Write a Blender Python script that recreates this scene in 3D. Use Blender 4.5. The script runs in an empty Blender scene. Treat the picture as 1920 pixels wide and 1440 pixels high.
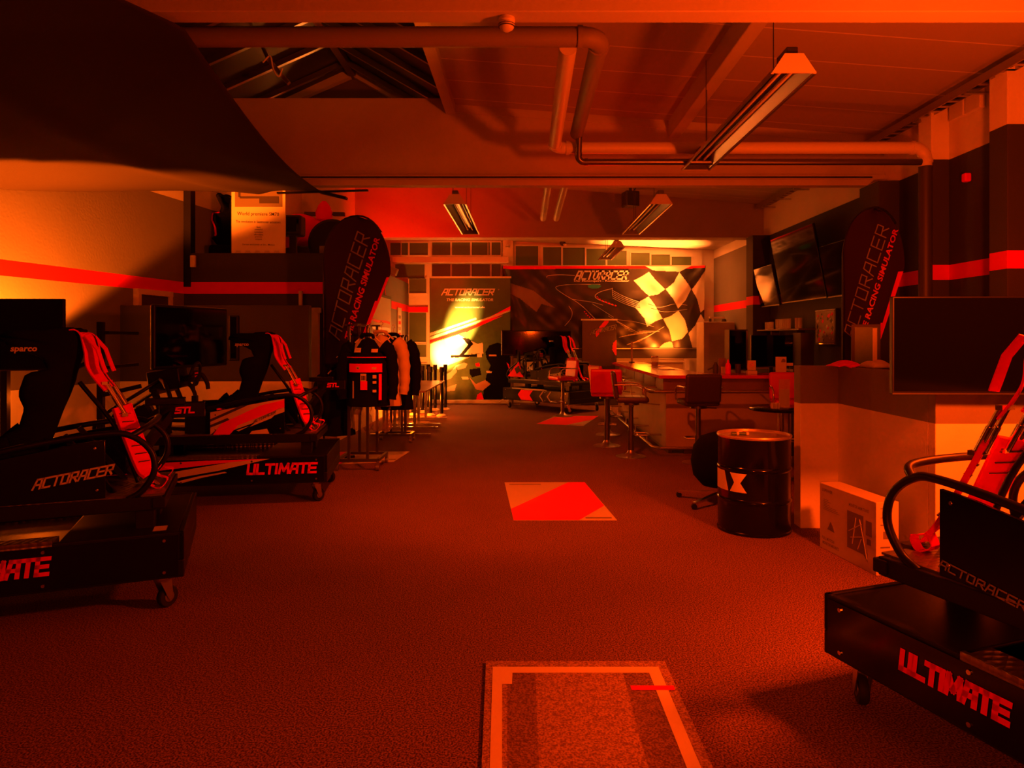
import bpy, bmesh, math, random
from mathutils import Vector, Matrix, Euler
random.seed(7)
PI = math.pi
sc = bpy.context.scene
C = sc.collection

# ------------------------------------------------------------------ camera
F, CX, CY, CH = 1300.0, 985.0, 634.0, 1.57
cam_d = bpy.data.cameras.new('camera')
cam_d.sensor_width = 36.0
cam_d.lens = 36.0 * F / 1920.0
cam_d.clip_start = 0.05
cam = bpy.data.objects.new('camera', cam_d)
C.objects.link(cam)
cam.location = (0, 0, CH)
cam.rotation_euler = (math.radians(90), 0, 0)
cam_d.shift_x = (960 - CX) / 1920.0
cam_d.shift_y = (CY - 720) / 1920.0
sc.camera = cam

def at(px, py, Y):
    "a point of the room, at distance Y from the camera's wall, that the photo shows at px, py"
    return Vector(((px - CX) * Y / F, Y, CH - (py - CY) * Y / F))
def fl(px, py, z=0.0):
    Y = (CH - z) * F / (py - CY)
    return Vector(((px - CX) * Y / F, Y, z))

# ------------------------------------------------------------------ world, exposure
w = bpy.data.worlds.new('night')
sc.world = w
w.use_nodes = True
w.node_tree.nodes['Background'].inputs[0].default_value = (1.0, 0.08, 0.01, 1)
w.node_tree.nodes['Background'].inputs[1].default_value = 0.012
sc.view_settings.view_transform = 'Standard'
sc.view_settings.look = 'None'
sc.view_settings.exposure = 0.0
sc.view_settings.gamma = 1.0
sc.view_settings.use_curve_mapping = False

AMBER = (1.0, 0.052, 0.001)
GOLD = (1.0, 0.11, 0.003)
RED = (1.0, 0.003, 0.0)
def light(name, kind, loc, power, col=AMBER, target=None, size=0.1, spot=60, blend=0.5, sy=None):
    d = bpy.data.lights.new(name, kind)
    d.energy = power
    d.color = col
    if kind == 'AREA':
        d.size = size
        if sy:
            d.shape = 'RECTANGLE'; d.size_y = sy
    else:
        d.shadow_soft_size = size
    if kind == 'SPOT':
        d.spot_size = math.radians(spot); d.spot_blend = blend
    o = bpy.data.objects.new(name, d)
    C.objects.link(o)
    o.location = loc
    if target is not None:
        o.rotation_euler = (Vector(target) - Vector(loc)).to_track_quat('-Z', 'Y').to_euler()
    return o
# amber stage lamp over the near right simulator, just outside the view, and a weak fill added behind the camera
light('amber_lamp_and_fill', 'POINT', (2.5, 2.9, 2.0), 540, size=0.12)
light('amber_lamp_and_fill', 'AREA', (-0.6, -2.4, 1.9), 30, target=(-0.3, 4.0, 1.3), size=0.6)
# amber fill spot added behind the front beam to brighten the middle floor
light('amber_lamp_and_fill', 'SPOT', (-0.25, 5.14, 3.72), 740, target=(0.1, 7.6, 0), size=0.06, spot=100, blend=1.0)
light('amber_lamp_and_fill', 'SPOT', (-0.25, 5.14, 3.72), 130, col=GOLD, target=(-1.7, 7.2, 5.3), size=0.05, spot=58, blend=1.0)  # second spot added there to pick out the roof lantern's bars
light('amber_lamp_and_fill', 'SPOT', (-0.6, -1.6, 1.7), 420, target=(2.3, 5.2, .45), size=0.1, spot=36, blend=1.0)  # spot added behind the camera to fill the carton and right partition
# amber uplighter behind the near partition
light('amber_uplighter_light', 'SPOT', (3.7, 5.3, 1.2), 80, target=(3.3, 6.4, 4.2), size=0.1, spot=120, blend=1.0)
# amber uplighter behind the screen by the left wall
light('amber_uplighter_light', 'SPOT', (-4.98, 6.42, 0.95), 3600, col=GOLD, target=(-4.95, 7.4, 3.0), size=0.06, spot=72, blend=0.25)
light('amber_uplighter_light', 'POINT', (-4.7, 6.7, 1.0), 22, col=GOLD, size=0.05)
# amber lamp on the floor by the big roll-up banner
light('amber_floor_lamp_light', 'SPOT', (-2.3, 15.25, 0.2), 24000, col=(1, .25, .035), target=(-1.55, 16.6, 1.86), size=0.04, spot=22, blend=1.0)
light('amber_floor_lamp_light', 'SPOT', (-2.3, 15.25, 0.2), 9000, col=(1, .25, .035), target=(-1.86, 16.6, 1.26), size=0.04, spot=30, blend=1.0)
light('amber_floor_lamp_light', 'SPOT', (-2.3, 15.25, 0.2), 650, col=(1, .14, .01), target=(-1.6, 16.6, 1.6), size=0.05, spot=90, blend=1.0)
light('amber_floor_lamp_light', 'POINT', (-2.3, 13.75, 0.32), 130, col=GOLD, size=0.06)
# amber uplighters behind the bar
light('amber_uplighter_light', 'SPOT', (3.1, 16.1, 0.62), 9000, col=(1, .18, .02), target=(2.95, 16.2, 3.7), size=0.06, spot=50, blend=0.8)
light('amber_uplighter_light', 'SPOT', (3.0, 14.9, 0.62), 1500, col=(1, .15, .01), target=(3.38, 16.8, 1.66), size=0.06, spot=36, blend=1.0)
light('amber_uplighter_light', 'POINT', (2.6, 15.4, 1.5), 45, col=GOLD, size=0.2)
light('amber_uplighter_light', 'SPOT', (0.9, 12.6, 1.0), 60, target=(1.2, 14.2, 4.2), size=0.1, spot=110, blend=1.0)  # extra uplight added left of the bar, towards the far ceiling
# red lamp on top of the built-in room
light('red_lamp_light', 'SPOT', (-2.55, 11.9, 2.95), 260, col=RED, target=(-2.0, 13.4, 3.9), size=0.05, spot=110, blend=0.8)
light('red_lamp_light', 'POINT', (0.9, 8.2, 3.0), 12, col=RED, size=0.3)  # weak red point hanging free over the middle of the floor

# ------------------------------------------------------------------ materials
def mat(name, col, rough=0.5, metal=0.0, spec=0.5, noise=None, bump=None, emit=None, es=0.0, alpha=None, trans=0.0, coat=0.0):
    m = bpy.data.materials.new(name)
    m.use_nodes = True
    nt = m.node_tree
    b = nt.nodes['Principled BSDF']
    b.inputs['Base Color'].default_value = (*col, 1)
    b.inputs['Roughness'].default_value = rough
    b.inputs['Metallic'].default_value = metal
    b.inputs['Specular IOR Level'].default_value = spec
    b.inputs['Transmission Weight'].default_value = trans
    b.inputs['Coat Weight'].default_value = coat
    if emit:
        b.inputs['Emission Color'].default_value = (*emit, 1)
        b.inputs['Emission Strength'].default_value = es
    if alpha is not None:
        b.inputs['Alpha'].default_value = alpha
    tc = nt.nodes.new('ShaderNodeTexCoord')
    if noise:
        sca, amt = noise
        n = nt.nodes.new('ShaderNodeTexNoise'); n.inputs['Scale'].default_value = sca; n.inputs['Detail'].default_value = 4
        nt.links.new(tc.outputs['Object'], n.inputs['Vector'])
        mx = nt.nodes.new('ShaderNodeMix'); mx.data_type = 'RGBA'
        mx.inputs[6].default_value = (*[c * (1 - amt) for c in col], 1)
        mx.inputs[7].default_value = (*[min(1, c * (1 + amt)) for c in col], 1)
        nt.links.new(n.outputs['Fac'], mx.inputs[0])
        nt.links.new(mx.outputs[2], b.inputs['Base Color'])
    if bump:
        sca, st = bump
        n = nt.nodes.new('ShaderNodeTexNoise'); n.inputs['Scale'].default_value = sca; n.inputs['Detail'].default_value = 3
        nt.links.new(tc.outputs['Object'], n.inputs['Vector'])
        bp = nt.nodes.new('ShaderNodeBump'); bp.inputs['Strength'].default_value = st; bp.inputs['Distance'].default_value = 0.01
        nt.links.new(n.outputs['Fac'], bp.inputs['Height'])
        nt.links.new(bp.outputs['Normal'], b.inputs['Normal'])
    return m

def wallmat(name, bands, rough=0.75):
    "paint that changes at given heights: bands = [(z_from, colour), ...]"
    m = mat(name, (0.5, 0.5, 0.5), rough, spec=0.3, bump=(40, 0.15))
    nt = m.node_tree; b = nt.nodes['Principled BSDF']
    g = nt.nodes.new('ShaderNodeNewGeometry')
    s = nt.nodes.new('ShaderNodeSeparateXYZ'); nt.links.new(g.outputs['Position'], s.inputs[0])
    d = nt.nodes.new('ShaderNodeMath'); d.operation = 'DIVIDE'; d.inputs[1].default_value = 6.0
    nt.links.new(s.outputs['Z'], d.inputs[0])
    r = nt.nodes.new('ShaderNodeValToRGB'); r.color_ramp.interpolation = 'CONSTANT'
    el = r.color_ramp.elements
    el[0].position = 0; el[0].color = (*bands[0][1], 1)
    el[1].position = bands[1][0] / 6.0; el[1].color = (*bands[1][1], 1)
    for z, c in bands[2:]:
        e = el.new(z / 6.0); e.color = (*c, 1)
    nt.links.new(d.outputs[0], r.inputs[0])
    n = nt.nodes.new('ShaderNodeTexNoise'); n.inputs['Scale'].default_value = 1.6; n.inputs['Detail'].default_value = 5
    nt.links.new(g.outputs['Position'], n.inputs['Vector'])
    mr = nt.nodes.new('ShaderNodeMapRange'); mr.inputs['To Min'].default_value = 0.86; mr.inputs['To Max'].default_value = 1.08
    nt.links.new(n.outputs['Fac'], mr.inputs['Value'])
    mx = nt.nodes.new('ShaderNodeMix'); mx.data_type = 'RGBA'; mx.blend_type = 'MULTIPLY'; mx.inputs[0].default_value = 1
    nt.links.new(r.outputs['Color'], mx.inputs[6]); nt.links.new(mr.outputs['Result'], mx.inputs[7])
    nt.links.new(mx.outputs[2], b.inputs['Base Color'])
    return m

WHITE, GREY, REDP, DARKG = (0.78, 0.78, 0.76), (0.19, 0.19, 0.195), (0.88, 0.004, 0.004), (0.05, 0.05, 0.052)
M = {}
M['wall'] = wallmat('grey_wall_paint', [(0, WHITE), (1.03, GREY), (2.2, REDP), (2.35, GREY), (3.5, WHITE)])
M['wall_shaded'] = wallmat('shaded_grey_wall_paint', [(0, WHITE), (1.03, DARKG), (2.2, REDP), (2.35, DARKG), (3.5, WHITE)])  # the same wall grey, darkened to put shade into the colour
M['partition'] = wallmat('partition_paint', [(0, WHITE), (1.03, GREY)])
M['partition_dark'] = wallmat('dark_partition_paint', [(0, WHITE), (1.03, DARKG)])
M['white'] = mat('white_paint', (0.72, 0.72, 0.70), 0.5, noise=(3, 0.08), bump=(25, 0.1))
M['beam'] = mat('beam_paint', (0.50, 0.49, 0.47), 0.6, noise=(2.5, 0.12), bump=(30, 0.2))
M['beam_red'] = mat('beam_back_paint', (0.36, 0.34, 0.33), 0.6, noise=(2.5, 0.1))
M['black'] = mat('black_powder_coat', (0.007, 0.007, 0.007), 0.4, spec=0.3, bump=(200, 0.05))
M['gloss'] = mat('black_gloss', (0.004, 0.004, 0.004), 0.14, spec=0.4)
M['rubber'] = mat('black_rubber', (0.012, 0.012, 0.012), 0.7, spec=0.3)
M['fabric'] = mat('black_fabric', (0.006, 0.006, 0.006), 0.95, spec=0.06, bump=(300, 0.3))
M['drape'] = mat('black_drape_cloth', (0.03, 0.025, 0.02), 0.85, spec=0.1, bump=(60, 0.15))
M['red'] = mat('red_vinyl', (0.88, 0.004, 0.004), 0.6, spec=0.2)
M['belt'] = mat('red_webbing', (0.9, 0.004, 0.004), 0.8, spec=0.15, bump=(250, 0.3))
M['leather'] = mat('red_leather', (0.62, 0.004, 0.004), 0.42, noise=(12, 0.1), bump=(80, 0.15))
M['bleather'] = mat('dark_brown_leather', (0.05, 0.032, 0.03), 0.42, bump=(80, 0.15))
M['chrome'] = mat('chrome', (0.75, 0.75, 0.75), 0.18, metal=1.0)
M['steel'] = mat('brushed_steel', (0.5, 0.5, 0.5), 0.35, metal=1.0)
M['dsteel'] = mat('dark_steel', (0.16, 0.16, 0.16), 0.35, metal=0.9)
M['cream'] = mat('cream_print', (0.62, 0.58, 0.52), 0.6, noise=(6, 0.06))
M['letter'] = mat('silver_lettering', (0.62, 0.62, 0.62), 0.4, metal=0.2)
M['dletter'] = mat('dim_grey_lettering', (0.22, 0.22, 0.22), 0.5)
M['screen'] = mat('screen_glass', (0.002, 0.002, 0.002), 0.07, spec=0.35)
M['pane'] = mat('frosted_window_pane', (0.09, 0.155, 0.06), 0.4, noise=(2, 0.3))
M['nightpane'] = mat('night_pane', (0.02, 0.02, 0.02), 0.45, noise=(2, 0.3))
M['wood'] = mat('light_wood_table_top', (0.5, 0.36, 0.22), 0.35, noise=(9, 0.2))
M['plastic'] = mat('cream_plastic', (0.66, 0.64, 0.58), 0.45)
M['glass'] = mat('clear_glass', (0.9, 0.9, 0.9), 0.05, trans=0.9)
M['clear'] = mat('clear_plastic_film', (0.6, 0.58, 0.55), 0.18, spec=0.9, alpha=0.35, bump=(18, 1.0))
M['tumbler'] = mat('thin_tumbler_glass', (0.9, 0.85, 0.8), 0.12, spec=1.0, alpha=0.28)
M['carton'] = mat('printed_carton', (0.62, 0.58, 0.5), 0.6, noise=(7, 0.07))
M['ink'] = mat('dark_ink', (0.05, 0.045, 0.04), 0.6)
M['ink2'] = mat('grey_ink', (0.2, 0.18, 0.16), 0.6)
M['bulb'] = mat('lamp_glow', (1, 0.6, 0.3), 0.5, emit=(1.0, 0.28, 0.06), es=25)
M['skin'] = mat('printed_skin_tone', (0.5, 0.3, 0.2), 0.5)
M['green'] = mat('printed_dull_green', (0.06, 0.15, 0.05), 0.4, noise=(9, 0.4))
M['bannerbg'] = mat('banner_dark_print', (0.03, 0.026, 0.024), 0.32, spec=0.5, noise=(2.0, 0.6), bump=(1.6, 0.9))
M['bannergrey'] = mat('banner_grey_print', (0.05, 0.11, 0.045), 0.35, noise=(3, 0.4))
M['barfront'] = mat('bar_brown_laminate', (0.20, 0.13, 0.09), 0.45, noise=(3, 0.35))
M['bargrey'] = mat('bar_grey_panel', (0.36, 0.32, 0.27), 0.6, noise=(2.2, 0.35), bump=(10, 0.2))
M['roof'] = mat('dark_gable_pane', (0.12, 0.10, 0.09), 0.6)  # own dark colour of the lantern's gable end

# carpet: speckled loop pile
def carpet(name, c0, c1, st=0.6, extra=None):
    m = mat(name, c0, 0.95, spec=0.12)
    nt = m.node_tree; b = nt.nodes['Principled BSDF']
    g = nt.nodes.new('ShaderNodeNewGeometry')
    def nz(s, d=2):
        n = nt.nodes.new('ShaderNodeTexNoise'); n.inputs['Scale'].default_value = s; n.inputs['Detail'].default_value = d
        nt.links.new(g.outputs['Position'], n.inputs['Vector']); return n
    n1, n2 = nz(125, 4), nz(0.9, 4)
    r = nt.nodes.new('ShaderNodeValToRGB')
    r.color_ramp.elements[0].position = 0.40; r.color_ramp.elements[0].color = (*c0, 1)
    r.color_ramp.elements[1].position = 0.62; r.color_ramp.elements[1].color = (*c1, 1)
    nt.links.new(n1.outputs['Fac'], r.inputs[0])
    mr = nt.nodes.new('ShaderNodeMapRange'); mr.inputs['To Min'].default_value = 0.7; mr.inputs['To Max'].default_value = 1.25
    nt.links.new(n2.outputs['Fac'], mr.inputs['Value'])
    mx = nt.nodes.new('ShaderNodeMix'); mx.data_type = 'RGBA'; mx.blend_type = 'MULTIPLY'; mx.inputs[0].default_value = 1
    nt.links.new(r.outputs['Color'], mx.inputs[6]); nt.links.new(mr.outputs['Result'], mx.inputs[7])
    nt.links.new(mx.outputs[2], b.inputs['Base Color'])
    bp = nt.nodes.new('ShaderNodeBump'); bp.inputs['Strength'].default_value = st; bp.inputs['Distance'].default_value = 0.006
    nt.links.new(n1.outputs['Fac'], bp.inputs['Height']); nt.links.new(bp.outputs['Normal'], b.inputs['Normal'])
    return m
M['carpet'] = carpet('speckled_carpet', (0.05, 0.025, 0.022), (0.34, 0.19, 0.16))
M['carpet2'] = carpet('lighter_carpet_sample', (0.2, 0.12, 0.10), (0.52, 0.36, 0.3))
M['carpet3'] = carpet('trodden_carpet_sample', (0.12, 0.07, 0.06), (0.32, 0.21, 0.18))

# ceiling boards with light seams across the room
def boards():
    m = mat('ceiling_boards', (0.5, 0.47, 0.44), 0.7, spec=0.3)
    nt = m.node_tree; b = nt.nodes['Principled BSDF']
    g = nt.nodes.new('ShaderNodeNewGeometry')
    s = nt.nodes.new('ShaderNodeSeparateXYZ'); nt.links.new(g.outputs['Position'], s.inputs[0])
    a = nt.nodes.new('ShaderNodeMath'); a.operation = 'FRACT'
    d = nt.nodes.new('ShaderNodeMath'); d.operation = 'DIVIDE'; d.inputs[1].default_value = 0.62
    nt.links.new(s.outputs['Y'], d.inputs[0]); nt.links.new(d.outputs[0], a.inputs[0])
    r = nt.nodes.new('ShaderNodeValToRGB'); r.color_ramp.interpolation = 'CONSTANT'
    r.color_ramp.elements[0].color = (0.42, 0.39, 0.37, 1)
    r.color_ramp.elements[1].position = 0.965; r.color_ramp.elements[1].color = (0.72, 0.7, 0.66, 1)
    nt.links.new(a.outputs[0], r.inputs[0]); nt.links.new(r.outputs['Color'], b.inputs['Base Color'])
    return m
M['ceil'] = boards()

# diamond tread plate
def tread():
    m = mat('diamond_tread_plate', (0.35, 0.35, 0.35), 0.3, metal=0.9)
    nt = m.node_tree; b = nt.nodes['Principled BSDF']
    tc = nt.nodes.new('ShaderNodeTexCoord')
    v = nt.nodes.new('ShaderNodeTexVoronoi'); v.inputs['Scale'].default_value = 32; v.inputs['Randomness'].default_value = 0.0
    mp = nt.nodes.new('ShaderNodeMapping'); mp.inputs['Rotation'].default_value = (0, 0, 0.7); mp.inputs['Scale'].default_value = (1, 0.5, 1)
    nt.links.new(tc.outputs['Object'], mp.inputs[0]); nt.links.new(mp.outputs[0], v.inputs['Vector'])
    bp = nt.nodes.new('ShaderNodeBump'); bp.inputs['Strength'].default_value = 0.9; bp.inputs['Distance'].default_value = 0.006; bp.invert = True
    nt.links.new(v.outputs['Distance'], bp.inputs['Height']); nt.links.new(bp.outputs['Normal'], b.inputs['Normal'])
    return m
M['tread'] = tread()

# ------------------------------------------------------------------ mesh builder
class MB:
    def __init__(s):
        s.v, s.f, s.mi, s.sm = [], [], [], []
    def add(s, vs, fs, m=0, smooth=False):
        o = len(s.v)
        s.v += [Vector(p) for p in vs]
        for f in fs:
            s.f.append([o + i for i in f]); s.mi.append(m); s.sm.append(smooth)
        return s
    def box(s, c, d, m=0, R=None):
        c = Vector(c); hx, hy, hz = d[0] / 2, d[1] / 2, d[2] / 2
        vs = [Vector((x, y, z)) for x in (-hx, hx) for y in (-hy, hy) for z in (-hz, hz)]
        if R is not None: vs = [R @ p for p in vs]
        return s.add([c + p for p in vs], [(0, 1, 3, 2), (4, 6, 7, 5), (0, 4, 5, 1), (2, 3, 7, 6), (0, 2, 6, 4), (1, 5, 7, 3)], m)
    def bx(s, a, b, m=0):
        a, b = Vector(a), Vector(b)
        return s.box((a + b) / 2, [abs(q) for q in (b - a)], m)
    def bar(s, p0, p1, w_, h, m=0, up=(0, 0, 1)):
        p0, p1 = Vector(p0), Vector(p1)
        d = (p1 - p0); L = d.length; x = d.normalized(); u = Vector(up)
        if abs(x.dot(u)) > 0.98: u = Vector((1, 0, 0))
        y = u.cross(x).normalized(); z = x.cross(y)
        R = Matrix((x, y, z)).transposed()
        return s.box((p0 + p1) / 2, (L, w_, h), m, R)
    def tube(s, pts, r, n=10, m=0, closed=False, rr=None):
        pts = [Vector(p) for p in pts]
        N = len(pts); vs = []; prev = None
        for i, p in enumerate(pts):
            a = pts[(i - 1) % N] if (i > 0 or closed) else p
            b = pts[(i + 1) % N] if (i < N - 1 or closed) else p
            t = (b - a).normalized()
            if prev is None:
                u = Vector((0, 0, 1)) if abs(t.z) < 0.9 else Vector((1, 0, 0))
                u = (u - t * u.dot(t)).normalized()
            else:
                u = (prev - t * prev.dot(t)).normalized()
            prev = u; q = t.cross(u)
            k = r if rr is None else rr[i]
            for j in range(n):
                an = 2 * PI * j / n
                vs.append(p + (u * math.cos(an) + q * math.sin(an)) * k)
        fs = []
        for i in range(N if closed else N - 1):
            i2 = (i + 1) % N
            for j in range(n):
                j2 = (j + 1) % n
                fs.append((i * n + j, i * n + j2, i2 * n + j2, i2 * n + j))
        if not closed:
            fs.append(tuple(range(n))[::-1]); fs.append(tuple((N - 1) * n + j for j in range(n)))
        return s.add(vs, fs, m, True)
    def cyl(s, p0, p1, r, n=16, m=0, r2=None):
        return s.tube([p0, p1], r, n, m, rr=[r, r2 if r2 is not None else r])
    def lathe(s, prof, c=(0, 0, 0), n=28, m=0, R=None):
        c = Vector(c); vs = []
        for (r, z) in prof:
            for j in range(n):
                an = 2 * PI * j / n
                p = Vector((r * math.cos(an), r * math.sin(an), z))
                vs.append(c + (R @ p if R is not None else p))
        fs = []
        for i in range(len(prof) - 1):
            for j in range(n):
                j2 = (j + 1) % n
                fs.append((i * n + j, i * n + j2, (i + 1) * n + j2, (i + 1) * n + j))
        fs.append(tuple(range(n))[::-1]); fs.append(tuple((len(prof) - 1) * n + j for j in range(n)))
        return s.add(vs, fs, m, True)
    def prism(s, poly, f, t, m=0):
        "outline poly (2D) placed by f(x, y) -> point, made thick along vector t"
        n = len(poly); a = [Vector(f(*p)) for p in poly]; t = Vector(t)
        vs = a + [p + t for p in a]
        fs = [tuple(range(n))[::-1], tuple(range(n, 2 * n))] + [(i, (i + 1) % n, n + (i + 1) % n, n + i) for i in range(n)]
        return s.add(vs, fs, m)
    def grid(s, nu, nv, fn, m=0, mf=None, smooth=True):
        vs = [fn(i / nu, j / nv) for j in range(nv + 1) for i in range(nu + 1)]
        o = len(s.v); s.v += [Vector(p) for p in vs]
        for j in range(nv):
            for i in range(nu):
                a = o + j * (nu + 1) + i
                s.f.append([a, a + 1, a + nu + 2, a + nu + 1])
                s.mi.append(mf((i + .5) / nu, (j + .5) / nv) if mf else m); s.sm.append(smooth)
        return s
    def ribbon(s, pts, side, w_, t=0.004, m=0, ww=None):
        "a flat strap along pts, w_ wide along side"
        pts = [Vector(p) for p in pts]; side = Vector(side).normalized(); N = len(pts); vs = []
        for i, p in enumerate(pts):
            a = pts[max(0, i - 1)]; b = pts[min(N - 1, i + 1)]
            tt = (b - a).normalized(); sd = (side - tt * side.dot(tt)).normalized(); nn = tt.cross(sd)
            k = (ww[i] if ww else w_) / 2
            vs += [p + sd * k + nn * t / 2, p - sd * k + nn * t / 2, p - sd * k - nn * t / 2, p + sd * k - nn * t / 2]
        fs = [(0, 3, 2, 1), tuple((N - 1) * 4 + j for j in range(4))]
        for i in range(N - 1):
            for j in range(4):
                j2 = (j + 1) % 4
                fs.append((i * 4 + j, i * 4 + j2, (i + 1) * 4 + j2, (i + 1) * 4 + j))
        return s.add(vs, fs, m)
    def build(s, name, mats, parent=None, bevel=0.0, solid=0.0, sub=0, loc=None, rz=0.0):
        me = bpy.data.meshes.new(name)
        me.from_pydata([tuple(p) for p in s.v], [], s.f)
        if not isinstance(mats, (list, tuple)): mats = [mats]
        for q in mats: me.materials.append(M[q] if isinstance(q, str) else q)
        for i, p in enumerate(me.polygons):
            p.material_index = min(s.mi[i], len(mats) - 1); p.use_smooth = s.sm[i]
        me.update()
        if any(s.sm) and not all(s.sm) or any(s.sm):
            try: me.set_sharp_from_angle(angle=math.radians(38))
            except Exception: pass
        o = bpy.data.objects.new(name, me)
        C.objects.link(o)
        if loc is not None: o.location = loc
        if rz: o.rotation_euler = (0, 0, rz)
        if parent is not None: o.parent = parent
        if solid:
            q = o.modifiers.new('Solidify', 'SOLIDIFY'); q.thickness = solid; q.offset = 0
        if bevel:
            q = o.modifiers.new('Bevel', 'BEVEL'); q.width = bevel; q.segments = 2; q.limit_method = 'ANGLE'; q.angle_limit = math.radians(40)
        if sub:
            q = o.modifiers.new('Subdivision', 'SUBSURF'); q.levels = sub; q.render_levels = sub
        return o

def tag(o, label, cat, group=None):
    o['label'] = label; o['category'] = cat
    if group: o['group'] = group
    return o
def thing(name, label, cat, loc=(0, 0, 0), rz=0.0, group=None):
    o = bpy.data.objects.new(name, None); C.objects.link(o)
    o.empty_display_size = 0.1
    o.location = loc; o.rotation_euler = (0, 0, rz)
    return tag(o, label, cat, group)
def struct(o):
    o['kind'] = 'structure'; return o
def kids(o): return [c for c in bpy.data.objects if c.parent == o]
def copy_tree(o, parent=None):
    c = o.copy(); C.objects.link(c)
    if parent is not None: c.parent = parent
    for ch in kids(o):
        k = copy_tree(ch, c); k.matrix_parent_inverse = ch.matrix_parent_inverse.copy()
    return c

def smooth_path(pts, n=6):
    "Catmull-Rom through the points"
    P = [Vector(p) for p in pts]; P = [2 * P[0] - P[1]] + P + [2 * P[-1] - P[-2]]; out = []
    for i in range(1, len(P) - 2):
        for k in range(n):
            t = k / n
            out.append(0.5 * ((2 * P[i]) + (P[i + 1] - P[i - 1]) * t + (2 * P[i - 1] - 5 * P[i] + 4 * P[i + 1] - P[i + 2]) * t * t + (3 * P[i] - P[i - 1] - 3 * P[i + 1] + P[i + 2]) * t ** 3))
    out.append(P[-2]); return out

def inpoly(x, y, poly):
    c = False; n = len(poly); j = n - 1
    for i in range(n):
        xi, yi = poly[i]; xj, yj = poly[j]
        if (yi > y) != (yj > y) and x < (xj - xi) * (y - yi) / (yj - yi) + xi: c = not c
        j = i
    return c

# ------------------------------------------------------------------ lettering
GL = {
 'A': [[(0, 0), (.28, 1), (.92, 1), (.92, 0)], [(.14, .42), (.92, .42)]],
 'C': [[(1, 1), (.08, 1), (.08, 0), (1, 0)]],
 'T': [[(0, 1), (1, 1)], [(.5, 1), (.5, 0)]],
 'O': [[(.08, 1), (.92, 1), (.92, 0), (.08, 0), (.08, 1)]],
 'R': [[(.08, 0), (.08, 1), (.92, 1), (.92, .5), (.08, .45)], [(.5, .46), (.95, 0)]],
 'E': [[(1, 1), (.08, 1), (.08, 0), (1, 0)], [(.08, .5), (.9, .5)]],
 'U': [[(.08, 1), (.08, 0), (.92, 0), (.92, 1)]],
 'L': [[(.08, 1), (.08, 0), (.95, 0)]],
 'I': [[(.5, 1), (.5, 0)]],
 'M': [[(.02, 0), (.12, 1), (.5, .25), (.88, 1), (.98, 0)]],
 'S': [[(1, 1), (.06, 1), (.06, .52), (.94, .52), (.94, 0), (0, 0)]],
}
def block_text(txt, width, height, th=None, slant=0.25, gap=0.22):
    "techno block capitals as 2D quads, centred; returns verts, faces"
    th = th or height * 0.16
    n = len(txt); wd = {'I': 0.35, 'M': 1.25}
    tot = sum(wd.get(c, 1) for c in txt) + gap * (n - 1)
    u = (width - slant * height) / tot; x = 0; V, Fc = [], []
    for ch in txt:
        cw = wd.get(ch, 1) * u
        for line in GL.get(ch, []):
            for a, b in zip(line[:-1], line[1:]):
                p = Vector((x + a[0] * cw, th / 2 + a[1] * (height - th))); q = Vector((x + b[0] * cw, th / 2 + b[1] * (height - th)))
                d = (q - p).normalized(); nn = Vector((-d.y, d.x)) * th / 2; e = d * th / 2
                o = len(V)
                V += [p - e + nn, q + e + nn, q + e - nn, p - e - nn]; Fc.append((o, o + 3, o + 2, o + 1))
        x += cw + gap * u
    V = [(p.x + slant * p.y - width / 2, p.y - height / 2) for p in V]
    return V, Fc
_tc = {}
def font_text(txt, width=None, height=None, shear=0.0, bold=0.0):
    key = (txt, shear, bold)
    if key not in _tc:
        cu = bpy.data.curves.new('lettering_curve', 'FONT'); cu.body = txt; cu.shear = shear; cu.offset = bold; cu.resolution_u = 2
        o = bpy.data.objects.new('lettering_curve', cu); C.objects.link(o)
        dg = bpy.context.evaluated_depsgraph_get(); me = o.evaluated_get(dg).to_mesh()
        V = [(v.co.x, v.co.y) for v in me.vertices]; Fc = [tuple(p.vertices) for p in me.polygons]
        o.evaluated_get(dg).to_mesh_clear(); bpy.data.objects.remove(o); bpy.data.curves.remove(cu)
        _tc[key] = (V, Fc)
    V, Fc = _tc[key]
    if not V: return [], []
    x0, x1 = min(p[0] for p in V), max(p[0] for p in V); y0, y1 = min(p[1] for p in V), max(p[1] for p in V)
    sx = (width / (x1 - x0)) if width else None; sy = (height / (y1 - y0)) if height else None
    sx = sx or sy; sy = sy or sx
    return [((p[0] - (x0 + x1) / 2) * sx, (p[1] - (y0 + y1) / 2) * sy) for p in V], Fc
def put2d(mb, vf, fn, m=0):
    V, Fc = vf
    if V: mb.add([fn(x, y) for x, y in V], Fc, m)
def lettering(vf, fn, mats, parent, name='lettering', label=None):
    b = MB(); put2d(b, vf, fn)
    o = b.build(name, mats, parent)
    if label: o['label'] = label
    return o

# ================================================================== STRUCTURE
XR, XL2, YB, ZS = 4.62, -2.85, 17.0, 3.5
struct(MB().bx((-7.2, -3.6, -0.1), (XR + 0.2, YB + 0.2, 0)).build('floor', 'carpet'))
# right wall with its piers
b = MB(); b.bx((XR, -3.6, 0), (XR + 0.2, 13.1, 5.2))
wr = struct(b.build('wall_right', 'wall_shaded'))
struct(MB().bx((XR, 13.1, 0), (XR + .2, YB + .2, 5.2)).build('wall_right_back', 'wall'))
for k, (y0, y1, x0) in enumerate([(13.1, 13.5, 4.30), (8.55, 9.05, 4.36), (7.55, 7.8, 4.42), (6.3, 6.55, 4.38), (5.2, 5.4, 4.38)]):
    struct(MB().bx((x0, y0, 0), (XR, y1, 3.52 if k < 2 else 4.1)).build('wall_pier', 'wall_shaded', bevel=0.008))
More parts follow.
